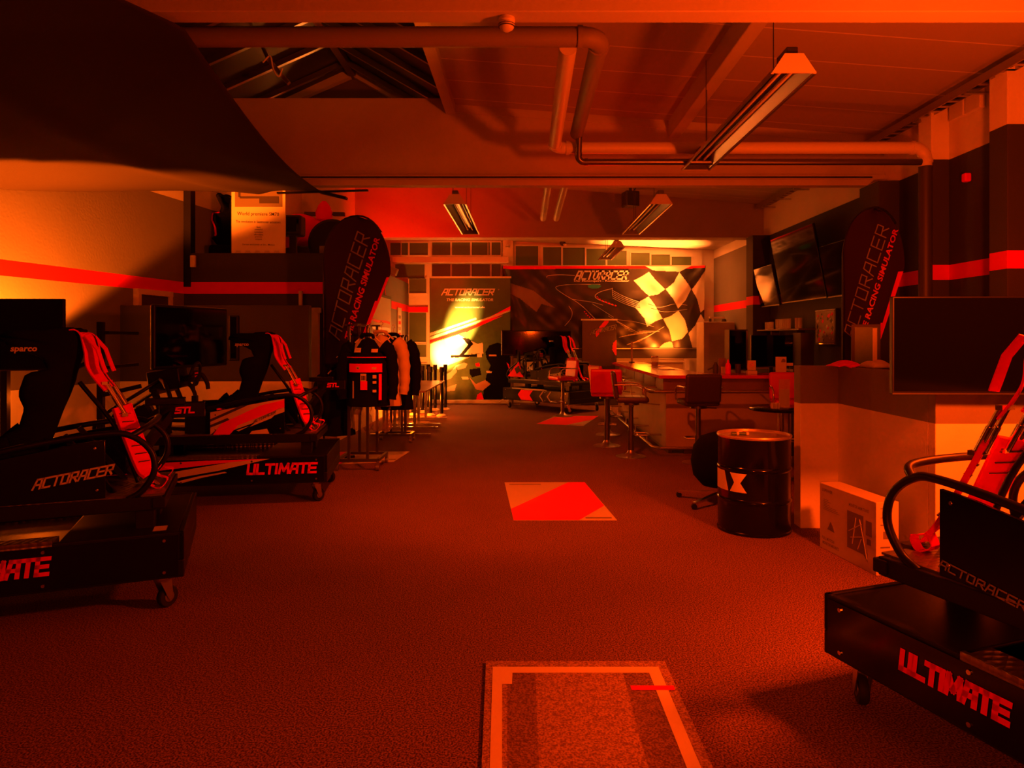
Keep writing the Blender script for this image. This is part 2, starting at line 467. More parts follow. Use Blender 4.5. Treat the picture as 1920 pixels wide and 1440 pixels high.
# left wall, slightly splayed
def LW(Y): return -4.86 + 0.153 * (Y - 9.87)
b = MB()
b.add([(LW(-3.6), -3.6, 0), (LW(13.4), 13.4, 0), (LW(13.4), 13.4, 5.2), (LW(-3.6), -3.6, 5.2),
       (LW(-3.6) - .2, -3.6, 0), (LW(13.4) - .2, 13.4, 0), (LW(13.4) - .2, 13.4, 5.2), (LW(-3.6) - .2, -3.6, 5.2)],
      [(0, 1, 2, 3), (4, 7, 6, 5), (0, 4, 5, 1), (3, 2, 6, 7), (1, 5, 6, 2), (0, 3, 7, 4)])
struct(b.build('wall_left', 'wall'))
struct(MB().bx((-7.2, -3.8, 0), (XR + 0.2, -3.6, 5.2)).build('wall_front', 'wall'))
struct(MB().bx((-4.6, YB, 0), (XR + .2, YB + .2, 4.4)).build('wall_back', wallmat('back_wall_paint', [(0, WHITE), (1.06, GREY), (1.4, WHITE)])))
# built-in room on the left: front wall with door, side wall, flat roof used as a display ledge
b = MB(); b.bx((LW(9.87), 9.87, 0), (XL2, 10.0, 2.78))
struct(b.build('wall_built_in_front', 'wall_shaded'))
struct(MB().bx((XL2 - .12, 10.0, 0), (XL2, YB, 2.9)).build('wall_built_in_side', 'wall'))
struct(MB().bx((-4.8, 10.0, 2.68), (XL2 - .12, 13.4, 2.76)).build('ceiling_built_in', 'white'))
struct(MB().bx((-4.8, 13.4, 0), (-3.3, 13.55, 4.8)).build('wall_upper_left', 'wall'))
struct(MB().bx((-4.9, 9.86, 2.3), (-4.76, 10.0, 4.6)).build('trim_1', 'black'))
# low partitions
struct(MB().bx((-5.06, 8.64, 0), (-2.70, 8.76, 1.98)).build('wall_partition_left', 'partition_dark', bevel=0.006))
b = MB(); b.bx((2.27, 5.72, 0), (2.6, 5.86, 1.34))
b.bx((2.58, 4.44, 0), (2.68, 5.72, 1.34))
struct(b.build('wall_partition_right', 'partition', bevel=0.005))
struct(MB().bx((2.58, 4.36, 0), (XR, 4.44, 1.34)).build('wall_partition_front', 'partition', bevel=0.005))

# beams across the room
def beam(Y, mname, name='ceiling_beam', x0=-6.2):
    b = MB()
    b.bx((x0, Y - 0.08, 3.66), (XR, Y + 0.05, 4.66))
    b.bx((x0, Y - 0.15, 3.52), (XR, Y, 3.60))
    b.bx((x0, Y - 0.12, 3.60), (XR, Y - 0.02, 3.67))
    return struct(b.build(name, mname, bevel=0.006))
beam(4.29, 'beam')
beam(9.0, 'beam')
b = MB(); b.bx((-4.8, 13.44, 3.52), (XR, 13.8, 4.95)); struct(b.build('ceiling_beam', 'beam_red', bevel=0.006))
# small service rail fixed along the front beam
b = MB(); b.tube([(-3.2, 4.14, 3.70), (XR, 4.14, 3.70)], 0.014)
for x in [-3 + .75 * i for i in range(10)]: b.box((x, 4.17, 3.70), (0.03, 0.05, 0.06))
struct(b.build('trim_2', 'beam'))

b = MB(); b.tube([(-4.4, 8.835, 3.62), (XR - .2, 8.835, 3.62)], .009, 8); struct(b.build('trim_11', 'rubber'))
# sloping ceiling
def ZC(x): return 4.16 + 0.074 * (XR - x)
def slab(x0, x1, y0, y1, zf, name='ceiling', m='ceil'):
    b = MB(); vs = []
    for dz in (0, 0.12):
        vs += [(x0, y0, zf(x0) + dz), (x1, y0, zf(x1) + dz), (x1, y1, zf(x1) + dz), (x0, y1, zf(x0) + dz)]
    b.add(vs, [(0, 3, 2, 1), (4, 5, 6, 7), (0, 1, 5, 4), (1, 2, 6, 5), (2, 3, 7, 6), (3, 0, 4, 7)])
    return struct(b.build(name, m))
slab(-1.0, XR, -3.6, 13.5, ZC)
slab(-6.8, -4.1, -3.6, 13.5, ZC)
slab(-4.1, -1.0, -3.6, 1.6, ZC)
slab(-4.1, -1.0, 10.3, 13.5, ZC)
slab(-4.6, XR, 13.8, YB, lambda x: 3.72 + 0.045 * (XR - x))
# deep rib along the room and edge strips of the ceiling bays
b = MB(); b.bx((1.84, 4.7, 4.14), (1.98, 9.05, 4.42)); struct(b.build('ceiling_rib', 'beam', bevel=0.01))
b = MB(); b.add([(-1, 8.9, ZC(-1) - .1), (XR, 8.9, ZC(XR) - .1), (XR, 9.06, ZC(XR) - .1), (-1, 9.06, ZC(-1) - .1),
                 (-1, 8.9, ZC(-1) + .02), (XR, 8.9, ZC(XR) + .02), (XR, 9.06, ZC(XR) + .02), (-1, 9.06, ZC(-1) + .02)],
                [(0, 3, 2, 1), (4, 5, 6, 7), (0, 1, 5, 4), (1, 2, 6, 5), (2, 3, 7, 6), (3, 0, 4, 7)])
struct(b.build('trim_3', 'beam'))
# roof lantern: curbs, glazing bars, dark panes, gable end
lan = MB(); cz = ZC(-1.0)
RX, RZ = -2.53, 5.5
struct(MB().bx((-1.02, 1.6, cz - .12), (-0.9, 10.3, cz + .1)).build('trim_4', 'beam'))
struct(MB().bx((-4.22, 1.6, ZC(-4.1) - .15), (-4.08, 10.3, ZC(-4.1) + .1)).build('trim_5', 'beam'))
sky = MB()
zr, zl = cz + .06, ZC(-4.1) + .02
sky.add([(-1.0, 1.6, zr), (RX, 1.6, RZ + .05), (RX, 10.3, RZ + .05), (-1.0, 10.3, zr)], [(0, 1, 2, 3)])
sky.add([(-4.1, 1.6, zl), (RX, 1.6, RZ + .05), (RX, 10.3, RZ + .05), (-4.1, 10.3, zl)], [(3, 2, 1, 0)])
w1 = struct(sky.build('window_1', 'nightpane', solid=0.02))
fr = MB()
fr.bx((RX - .05, 1.6, RZ - .1), (RX + .05, 10.3, RZ))
y = 1.9
while y < 10.3:
    fr.bar((-1.0, y, zr - .04), (RX, y, RZ - .02), 0.055, 0.07)
    fr.bar((-4.1, y, zl - .04), (RX, y, RZ - .02), 0.055, 0.07)
    y += 0.72
fr.build('glazing_bars', 'steel', w1)['kind'] = 'stuff'
ge = MB(); ge.add([(-1.0, 10.28, zr), (-4.1, 10.28, zl), (RX, 10.28, RZ), (-1.0, 10.36, zr), (-4.1, 10.36, zl), (RX, 10.36, RZ)], [(0, 1, 2), (5, 4, 3), (0, 3, 4, 1), (1, 4, 5, 2), (2, 5, 3, 0)])
ge.build('gable_end', 'roof', w1)
gf = MB(); gf.bar((-1.0, 10.2, zr), (RX, 10.2, RZ), 0.1, 0.16); gf.bar((-4.1, 10.2, zl), (RX, 10.2, RZ), 0.1, 0.16)
gf.build('gable_frame', 'beam', w1)
# window opener motor on a glazing bar
t = thing('window_opener', 'small metal roof window opener with a white loop of cable', 'opener', at(520, 130, 8.2))
MB().bar((-.1, 0, .1), (-.35, .1, .62), .03, .03).build('stay', 'steel', t)
MB().bar((-.12, 0, .13), (.14, 0, -.17), 0.05, 0.05).build('motor_arm', 'steel', t, bevel=.006)
MB().tube(smooth_path([(-.16, -.03, .07), (-.07, -.04, .14), (-.03, -.05, -.02), (.03, -.04, -.1), (.07, -.03, .0)]), 0.01).build('cable', 'plastic', t)

# back wall windows (white frames, frosted panes)
def win(name, x0, x1, y0, y1, panes, Y=YB, pm='pane'):
    "pixel rectangles of the frame; panes = [(x0, x1, y0, y1)]"
    f = MB(); a, c = at(x0, y1, Y), at(x1, y0, Y)
    zs = sorted(set([p[2] for p in panes] + [p[3] for p in panes] + [y0, y1]))
    # frame bars between panes
    f.bx((a.x, Y - .05, a.z), (c.x, Y - .03, c.z))
    o = struct(f.build(name, 'white'))
    for (px0, px1, py0, py1) in panes:
        p, q = at(px0, py1, Y), at(px1, py0, Y)
        MB().bx((p.x, Y - .058, p.z), (q.x, Y - .05, q.z)).build('pane', pm, o)
        g = MB(); e = .025
        g.bx((p.x - e, Y - .085, p.z - e), (p.x, Y - .05, q.z + e)); g.bx((q.x, Y - .085, p.z - e), (q.x + e * .6, Y - .05, q.z + e))
        g.bx((p.x, Y - .085, p.z - e), (q.x, Y - .05, p.z)); g.bx((p.x, Y - .085, q.z), (q.x, Y - .05, q.z + e))
        g.build('pane_frame', 'white', o)
    return o
win('window_2', 731, 941, 451, 522, [(733, 766, 456, 479), (769, 803, 456, 479), (811, 845, 455, 479), (848, 882, 455, 479), (885, 919, 455, 479), (922, 939, 455, 479),
    (742, 797, 496, 521), (811, 845, 496, 521), (848, 882, 496, 521), (885, 919, 496, 521), (922, 939, 496, 521)])
win('window_3', 765, 806, 522, 716, [(768, 800, 523, 550), (768, 800, 586, 641), (768, 800, 646, 669), (768, 800, 682, 714)])
win('window_4', 962, 1316, 459, 503, [(967, 1009, 462, 500), (1018, 1052, 464, 500), (1055, 1096, 465, 500), (1099, 1135, 467, 500), (1138, 1174, 471, 500),
    (1182, 1217, 475, 500), (1220, 1255, 478, 500), (1258, 1295, 482, 500)])
p, q = at(943, 503, YB), at(962, 452, YB)
struct(MB().bx((p.x, YB - .16, 0), (q.x, YB, 3.98)).build('wall_pilaster', 'white'))
p = at(767, 580, YB)
struct(MB().bx((XL2, YB - .09, 2.2), (-2.38, YB - .03, 2.33)).build('trim_6', 'red'))
struct(MB().bx((XL2, YB - .11, 0), (1.0, YB - .01, .12)).build('baseboard_back', 'white'))

# door of the built-in room and its tall white jamb
def onL(Y, z, e): return (LW(Y) + e, Y, z)
f = MB(); f.bar(onL(8.93, 1.07, .025), onL(9.48, 1.07, .025), .03, 2.12); d1 = struct(f.build('door_1', 'ink'))
f = MB()
for yy in (8.90, 9.51): f.bar(onL(yy, 0, .03), onL(yy, 2.2, .03), .07, .07)
f.bar(onL(8.86, 2.17, .03), onL(9.55, 2.17, .03), .07, .07); f.build('door_frame', 'white', d1)
f = MB(); f.cyl(onL(9.4, 1.05, .04), onL(9.4, 1.05, .09), .02, 10); f.build('door_handle', 'steel', d1)
f = MB(); xa, xb = at(576, 600, 9.87).x, at(600, 600, 9.87).x
f.bx((xa, 9.78, 0), (xb, 9.87, 1.95)); f.bx((xa - .02, 9.76, 1.93), (xb + .02, 9.87, 2.0))
struct(f.build('trim_7', 'white', bevel=.004))
f = MB(); p = at(565, 560, 9.87); f.bx((p.x - .022, 9.82, 2.02), (p.x + .022, 9.87, 2.24)); struct(f.build('trim_8', 'white'))
# wall switch box
p = at(362, 490, 9.8); t = MB().box((0, 0, 0), (.07, .05, .17)).build('alarm_box', 'plastic', bevel=.008, loc=p)
tag(t, 'small cream alarm box on the dark corner post above the red stripe', 'alarm box')

# ================================================================== PIPES AND TRAYS
def elbow(c, a, b_, r=0.1, n=8):
    "quarter bend at corner c, coming from direction a and leaving towards b_"
    c, a, b_ = Vector(c), Vector(a).normalized(), Vector(b_).normalized()
    o = c + a * r + b_ * r
    return [o - b_ * r * math.cos(t) - a * r * math.sin(t) for t in [PI / 2 * k / n for k in range(n + 1)]]
def pipe(name, label, pts, r, m='plastic', cat='pipe', group=None):
    P = [Vector(p) for p in pts]; out = [P[0]]
    for i in range(1, len(P) - 1): out += elbow(P[i], P[i - 1] - P[i], P[i + 1] - P[i], r * 1.9)
    out.append(P[-1]); b = MB(); b.tube(out, r, 16)
    o = b.build(name, m); tag(o, label, cat, group)
    for i in range(1, len(P) - 1):
        e = elbow(P[i], P[i - 1] - P[i], P[i + 1] - P[i], r * 1.9); k = MB()
        k.tube([e[0], e[0] + (P[i - 1] - P[i]).normalized() * .035], r * 1.14, 16); k.tube([e[-1], e[-1] + (P[i + 1] - P[i]).normalized() * .035], r * 1.14, 16)
        k.build('pipe_collar', m, o)
    return o
z1 = 3.66
M['pipe_shaded'] = mat('shaded_pipe_paint', (0.22, 0.2, 0.18), 0.6)  # pipe darkened: the front beam's shade is put into its colour
pipe('ceiling_pipe', 'thick insulated pipe crossing high behind the front beam and bending back at its right end', [(-3.6, 4.95, 3.72), (.54, 4.95, 3.72), (.54, 7.28, z1 + .06), (.54, 7.28, 3.6)][:3], .07, M['pipe_shaded'])
pipe('ceiling_pipe', 'insulated pipe running back, then right under the ceiling to the dark wall', [(.31, 5.02, z1 + .02), (.31, 7.4, z1 - .06), (4.27, 7.4, z1 - .06), (4.27, 7.4, 3.40)], .065, 'plastic')
M['dpaint'] = mat('dark_wall_paint_gloss', (0.045, 0.045, 0.047), 0.5)
o = MB().cyl((4.27, 7.4, 0.0), (4.27, 7.4, 3.40), .068, 18).build('down_pipe', 'dpaint'); tag(o, 'dark painted down pipe on the right wall above the large black screen', 'pipe')
pipe('ceiling_pipe', 'thinner lower pipe running right, just below the insulated one', [(.56, 7.24, z1 + .02), (.56, 7.36, 3.44), (4.2, 7.36, 3.44)], .035, 'dsteel')
pipe('ceiling_pipe', 'left one of two short pipe ends hanging behind the middle beam', [(.31, 9.3, z1), (.31, 12.1, z1), (.31, 12.1, 3.5)][:2], .055)
pipe('ceiling_pipe', 'right one of two short pipe ends hanging behind the middle beam', [(.54, 9.3, z1), (.54, 12.1, z1)], .055)
for (y0, y1, x) in ((4.7, 8.95, 4.40), (9.45, 13.1, 4.42)):
    zt = 4.03
    b = MB(); b.bx((x - .06, y0, zt - .03), (x - .05, y1, zt + .05)); b.bx((x + .05, y0, zt - .03), (x + .06, y1, zt + .05))
    n = int((y1 - y0) / .16)
    for i in range(n): b.bx((x - .05, y0 + .16 * i, zt - .03), (x + .05, y0 + .16 * i + .05, zt - .015))
    o = b.build('cable_tray', 'steel'); tag(o, 'perforated metal cable tray high along the right wall, ' + ('nearer bay' if y0 < 5 else 'farther bay beyond the middle beam'), 'cable tray')
    for q in range(5):
        yy = y0 + .3 + q * (y1 - y0 - .6) / 4; MB().bx((x - .06, yy, zt - .05), (XR, yy + .04, zt - .03)).build('wall_bracket', 'steel', o)
    c = MB()
    for k in range(4):
        c.tube(smooth_path([(x - .03 + .02 * k + random.uniform(-.01, .01), y0 + (y1 - y0) * q / 6, zt + .01 + random.uniform(-.006, .012)) for q in range(7)], 3), .009, 6)
    c.build('cables', 'rubber', o)['kind'] = 'stuff'
for i, (px, py) in enumerate([(1797, 205), (1828, 190), (1895, 165)]):
    Y = 4.58 * F / (px - CX); p = at(px, py, Y)
    o = MB().box((0, 0, 0), (.06, .24, .2)).build('junction_box', 'plastic', bevel=.01, loc=(4.58, p.y, p.z))
    tag(o, 'square junction box high on the right wall, ' + ('farthest of the three', 'middle of the three', 'nearest of the three')[i], 'junction box')
p = at(1803, 333, 7.2); o = MB().box((0, 0, 0), (.07, .07, .09)).build('motion_sensor', 'red', bevel=.015, loc=(4.58, 7.2, p.z)); tag(o, 'tiny motion sensor on the dark right wall above the red stripe', 'sensor')

# smoke detectors
def smoke(loc, label, cord=False):
    t = thing('smoke_detector', label, 'smoke detector', loc)
    MB().lathe([(.05, .0), (.052, -.02), (.045, -.03)], n=24).build('base', 'plastic', t)
    MB().lathe([(.048, -.03), (.05, -.045), (.04, -.065), (.018, -.08), (.0, -.082)][:4], n=24).build('dome', 'plastic', t)
    r = MB()
    for z in (-.04, -.052): r.lathe([(.0515, z), (.0515, z - .004)], n=24)
    r.build('vent_ring', 'ink', t)
    if cord: MB().tube(smooth_path([(-.19, .01, .19), (-.1, 0, .17), (-.03, 0, .11), (0, 0, .0)]), .006, 8).build('cord', 'plastic', t)
smoke(at(950, 34, 4.22), 'cream smoke detector hanging from the front beam on a curved cord', True)
smoke(at(952, 459, 16.8), 'small smoke detector on the white pilaster of the back wall')
o = thing('security_camera', 'small dome security camera under the far ceiling above the wide banner', 'camera', at(1055, 457, 16.7))
MB().lathe([(.07, .05), (.07, 0), (.05, -.03), (.02, -.05)], n=18).build('dome', 'ink', o)
MB().tube([(.03, -.02, -.01), (.06, -.1, -.05)], .03, 12).build('lens', 'plastic', o)

# trough ceiling lamps (unlit)
def make_lamp():
    t = thing('trough_lamp', '-', 'ceiling lamp')
    L = 2.75; w0, w1_, h = .055, .145, .12
    prof = [(-w1_, 0), (-w0, h), (w0, h), (w1_, 0)]
    b = MB(); n = len(prof)
    b.grid(3, 1, lambda u, v: (prof[int(round(u * 3))][0], v * L, prof[int(round(u * 3))][1]), smooth=False)
    b.add([(p[0], 0, p[1]) for p in prof], [(0, 1, 2, 3)]); b.add([(p[0], L, p[1]) for p in prof], [(3, 2, 1, 0)])
    b.build('reflector', 'dsteel', t, solid=.006)
    e = MB(); e.prism([(-w1_ - .01, -.005), (-w0 - .01, h + .01), (w0 + .01, h + .01), (w1_ + .01, -.005)], lambda x, z: (x, 0, z), (0, -.012, 0)); e.build('end_cap', 'plastic', t)
    e = MB(); e.prism([(-w1_ - .01, -.005), (-w0 - .01, h + .01), (w0 + .01, h + .01), (w1_ + .01, -.005)], lambda x, z: (x, 0, z), (0, .012, 0))
    e.v = [p + Vector((0, L, 0)) for p in e.v]; e.build('end_cap', 'plastic', t)
    r = MB(); r.bx((-w1_ - .012, 0, -.01), (-w1_ + .008, L, .012)); r.bx((w1_ - .008, 0, -.01), (w1_ + .012, L, .012)); r.build('rim', 'steel', t)
    g = MB(); g.bx((-.03, .05, .085), (.03, L - .05, .115)); g.build('tube_carrier', 'dsteel', t)
    g = MB(); g.cyl((-.04, .1, .06), (-.04, L - .1, .06), .013); g.cyl((.04, .1, .06), (.04, L - .1, .06), .013); g.build('lamp_tube', 'plastic', t)
    MB().bx((-.04, .02, h), (.04, .22, h + .07)).build('gear_box', 'dsteel', t, bevel=.008); MB().bx((-.035, L - .3, h), (.035, L - .1, h + .05)).build('gear_box', 'dsteel', t, bevel=.008)
    for y, s in ((.25, -.05), (L - .35, .03), (L - .55, -.03)): MB().tube([(s, y, h), (s, y, ZC(1.83) - 3.42)], .004, 6).build('hanging_wire', 'dsteel', t)
    return t
lampA = make_lamp()
spots = [(1.85, 4.78, 3.40, 'large trough ceiling lamp hanging nearest, over the right half of the floor'),
         (-.96, 9.44, 3.40, 'trough ceiling lamp hanging left of the far ceiling, above the roll-up banner'),
         (1.85, 9.44, 3.40, 'trough ceiling lamp hanging in the second bay, right, before the far beam'),
         (1.85, 13.95, 3.40, 'farthest trough ceiling lamp, under the brightly lit back ceiling')]
for i, (x, y, z, lb) in enumerate(spots):
    o = lampA if i == 0 else copy_tree(lampA)
    o.location = (x, y, z); o['label'] = lb; o['group'] = 'trough ceiling lamps'
    if i == 3: o.scale = (1, .8, 1)
    for k in kids(o):
        if k.name.startswith('hanging_wire'): k.scale = (1, 1, ((ZC(x) if i < 3 else 3.72 + .045 * (XR - x)) - 3.4) / (ZC(1.83) - 3.42))
# grey box hung by the middle beam
t = thing('hanging_speaker', 'small dark box speaker hung by cables under the ceiling of the second bay', 'speaker', at(1182, 374, 12.75), rz=.25)
MB().box((0, 0, 0), (.26, .26, .28)).build('cabinet', 'dsteel', t, bevel=.02)
MB().bx((-.02, -.02, .14), (.02, .02, .62)).build('bracket', 'dsteel', t)
MB().tube(smooth_path([(.05, 0, .14), (.14, 0, .3), (.1, 0, .55), (.03, .0, .6)]), .008, 6).build('cable', 'rubber', t)
# hanging batten before the back windows
t = thing('batten_light', 'long white batten light hanging across the left back windows', 'batten light', at(736, 488, 15.8))
p0, p1 = at(736, 488, 15.8), at(954, 488, 15.8); L = p1.x - p0.x
MB().bx((0, -.05, -.05), (L, .05, .08)).build('housing', 'white', t, bevel=.01)
MB().bx((.05, -.04, -.062), (L - .05, .04, -.05)).build('diffuser', 'plastic', t)
for px in (752, 915):
    x = at(px, 470, 15.8).x - p0.x; MB().tube([(x, 0, .08), (x, 0, .69)], .008, 6).build('hanging_wire', 'plastic', t)

# ------------------------------------------------------------------ black drape slung under the ceiling
def drape(u, v):
    # u: 0 at the free right edge .. 1 at the left wall;  v: 0 at the far beam .. 1 near the camera
    Y = 8.97 - v * 11.2
    xr = -2.66 + 0.119 * (8.97 - max(Y, 4.25)) - 0.30 * max(0, 4.25 - Y) if Y < 8.97 else -2.66
    xl = LW(Y) + .04
    X = xr + (xl - xr) * u
    span = math.sin(PI * min(1, max(0, (8.97 - Y) / 4.7)) ) if Y > 4.25 else -.0
    z = 3.475 - .14 * max(0, span) * (1 - .2 * u)
    z -= .30 * u ** 2 * min(1, max(0, (8.97 - Y) / 2.0))
    z -= .06 * math.sin(PI * u) * max(0, span)
    z += .015 * math.sin(9 * u + 2.2 * v * 11) * u * (1 - u) * 3
    # long sagging crease
    d = abs((u - .42) - .35 * (v - .22)); z -= .04 * math.exp(-(d / .06) ** 2) * (1 if v < .6 else .3)
    if Y < 4.25: z -= .05 * min(1, (4.25 - Y) / .6)
    return (X, Y, z)
b = MB(); b.grid(70, 110, drape)
o = b.build('ceiling_drape', 'drape', solid=.006); tag(o, 'huge black cloth slung under the ceiling, filling the upper left', 'drape')
# tent poles sticking out past the drape's far edge
t = MB()
t.bar(at(520, 362, 8.93), at(690, 357, 8.93), .05, .02); t.bar(at(600, 360, 8.9), at(650, 372, 8.9), .1, .03)
o = t.build('drape_rail', 'black'); tag(o, 'thin black rail at the tip of the slung drape under the middle beam', 'rail')

# ================================================================== RACING SIMULATORS
# own frame: x = the way the driver faces, y = driver's left, origin on the floor under the middle of the rear end
def caster(parent, x, y, swing):
    R = Matrix.Rotation(swing, 3, 'Z'); c = Vector((x, y, 0))
    g = MB()
    g.box(c + Vector((0, 0, .19)), (.11, .09, .012), 0, R); g.cyl(c + Vector((0, 0, .16)), c + Vector((0, 0, .19)), .03, 14)
    for s in (-1, 1):
        f = lambda a, z, s=s: c + R @ Vector((a, s * .028, z))
        g.prism([(-.035, .17), (.035, .17), (.05, .06), (.03, .04), (.015, .06)], f, R @ Vector((0, s * .004, 0)))
    br = g.build('caster', 'steel', parent)
    wv = MB(); ax = R @ Vector((0, 1, 0)); ctr = c + R @ Vector((.032, 0, .0625))
    Rw = ax.to_track_quat('Z', 'Y').to_matrix()
    wv.lathe([(.02, -.02), (.056, -.02), (.062, -.012), (.062, .012), (.056, .02), (.02, .02)], ctr, 24, 0, Rw)
    wv.build('wheel', 'rubber', br)
    h = MB(); h.lathe([(.02, -.024), (.03, -.022), (.03, .022), (.02, .024)], ctr, 16, 0, Rw); h.build('hub', 'steel', br)

def screws(b, pts, ax, m):
    for p in pts:
        p = Vector(p); b.cyl(p, p + Vector(ax) * .006, .009, 8, m)

SEAT = [ # x, z, width, bolster, wing
    (1.36, .84, .50, .07), (1.20, .81, .51, .10), (1.04, .775, .50, .15), (.92, .77, .48, .22), (.845, .82, .45, .25),
    (.80, .92, .43, .18), (.765, 1.02, .41, .10), (.735, 1.12, .44, .10), (.70, 1.22, .52, .15), (.675, 1.30, .53, .15),
    (.655, 1.36, .40, .07), (.64, 1.41, .33, .12), (.625, 1.45, .33, .31), (.615, 1.50, .33, .36), (.605, 1.55, .31, .33), (.60, 1.59, .27, .14), (.595, 1.62, .18, .02)]
def seat_fn(u, v):
    k = v * (len(SEAT) - 1); i = min(len(SEAT) - 2, int(k)); f = k - i; f2 = f * f * (3 - 2 * f)
    a, b_ = SEAT[i], SEAT[i + 1]; x, z, w_, bo = [a[q] + (b_[q] - a[q]) * (f if q < 2 else f2) for q in range(4)]
    i0 = max(0, i - 1); i1 = min(len(SEAT) - 1, i + 2)
    tx, tz = SEAT[i1][0] - SEAT[i0][0], SEAT[i1][1] - SEAT[i0][1]; l = math.hypot(tx, tz); tx /= l; tz /= l
    nx, nz = tz, -tx            # towards the sitter
    if nz < 0 and nx < 0: nx, nz = -nx, -nz
    s = (u - .5) * 2; a_ = abs(s)
    if a_ < .62: yy = s / .62 * .78; d = 0.0 + .02 * (a_ / .62) ** 2
    else:
        q = (a_ - .62) / .38; yy = math.copysign(.78 + .22 * math.sin(q * PI / 2), s); d = .02 + q ** 1.3 * bo
    return (x + nx * d, yy * w_ / 2, z + nz * d)

def strap(parent, sy, ax=0.0, m='belt'):
    "one shoulder strap from the headrest over the back down to the rear anchor"
    up = smooth_path([(.70, .085 * sy, 1.50), (.63, .085 * sy, 1.60), (.57, .09 * sy, 1.585), (.545, .09 * sy, 1.49), (.535, .09 * sy, 1.40), (.50, .09 * sy, 1.33), (.45, .09 * sy, 1.26)], 5)
    b = MB(); b.ribbon(up, (.55, .8 * sy, .2), .10, .008)
    b.ribbon([(.56, .12 * sy, 1.58), (.50, .13 * sy, 1.50), (.47, .14 * sy, 1.40), (.455, .14 * sy, 1.36)], (0.3, 1, 0), .045, .006)
    st = b.build('shoulder_strap', m, parent)
    g = MB()
    for dy in (-.022, .022):
        g.cyl((.46, .09 * sy + dy, 1.29), (.37, .09 * sy + dy * 1.1, 1.12), .011, 10); g.cyl((.42, .09 * sy + dy, 1.215), (.36, .09 * sy + dy, 1.10), .015, 10)
    g.box((.465, .09 * sy, 1.295), (.03, .07, .02)); g.box((.355, .09 * sy, 1.10), (.03, .09, .02))
    g.build('adjuster', 'chrome', st)
    p = MB(); P = [(.385, .085 * sy, 1.15), (.33 + ax * .3, .09 * sy, 1.04), (.245 + ax * .7, .10 * sy, .87), (.18 + ax, .11 * sy, .755), (.155 + ax, .115 * sy, .72)]
    p.ribbon(smooth_path(P, 4), (.62, .78 * sy, .3), .135, .022)
    p.ribbon(smooth_path([(.16 + ax, .12 * sy, .71), (.13 + ax, .12 * sy, .675)], 2), (0, 1, 0), .06, .012)
    pad = p.build('strap_pad', m, st, bevel=.004)
    h = MB(); sd = Vector((.62, .78 * sy, .3)).normalized(); tt = Vector((-.23, .03 * sy, -.43)).normalized(); sd = (sd - tt * sd.dot(tt)).normalized(); nn = tt.cross(sd)
    for q in range(7):
        f = q / 7.0; c0 = Vector((.37 - (.2 - ax) * f, (.088 + .022 * f) * sy, 1.10 - .345 * f))
        h.bar(c0 - sd * .045 + tt * .012, c0 + sd * .045 - tt * .012, .004, .027, 0, nn)
    h.build('pad_stitching', 'ink', pad)
    e = MB(); e.cyl((.135 + ax, .12 * sy, .685), (.095 + ax, .12 * sy, .645), .012, 10); e.box((.09 + ax, .12 * sy, .64), (.03, .04, .03)); e.build('anchor', 'chrome', st)
    lo = MB(); lo.ribbon(smooth_path([(.17, .15 * sy, .72), (.12, .17 * sy, .70), (.16, .18 * sy, .65), (.22, .17 * sy, .68), (.19, .16 * sy, .73)], 4), (0, 1, 0), .05, .005); lo.build('strap_tail', m, st)

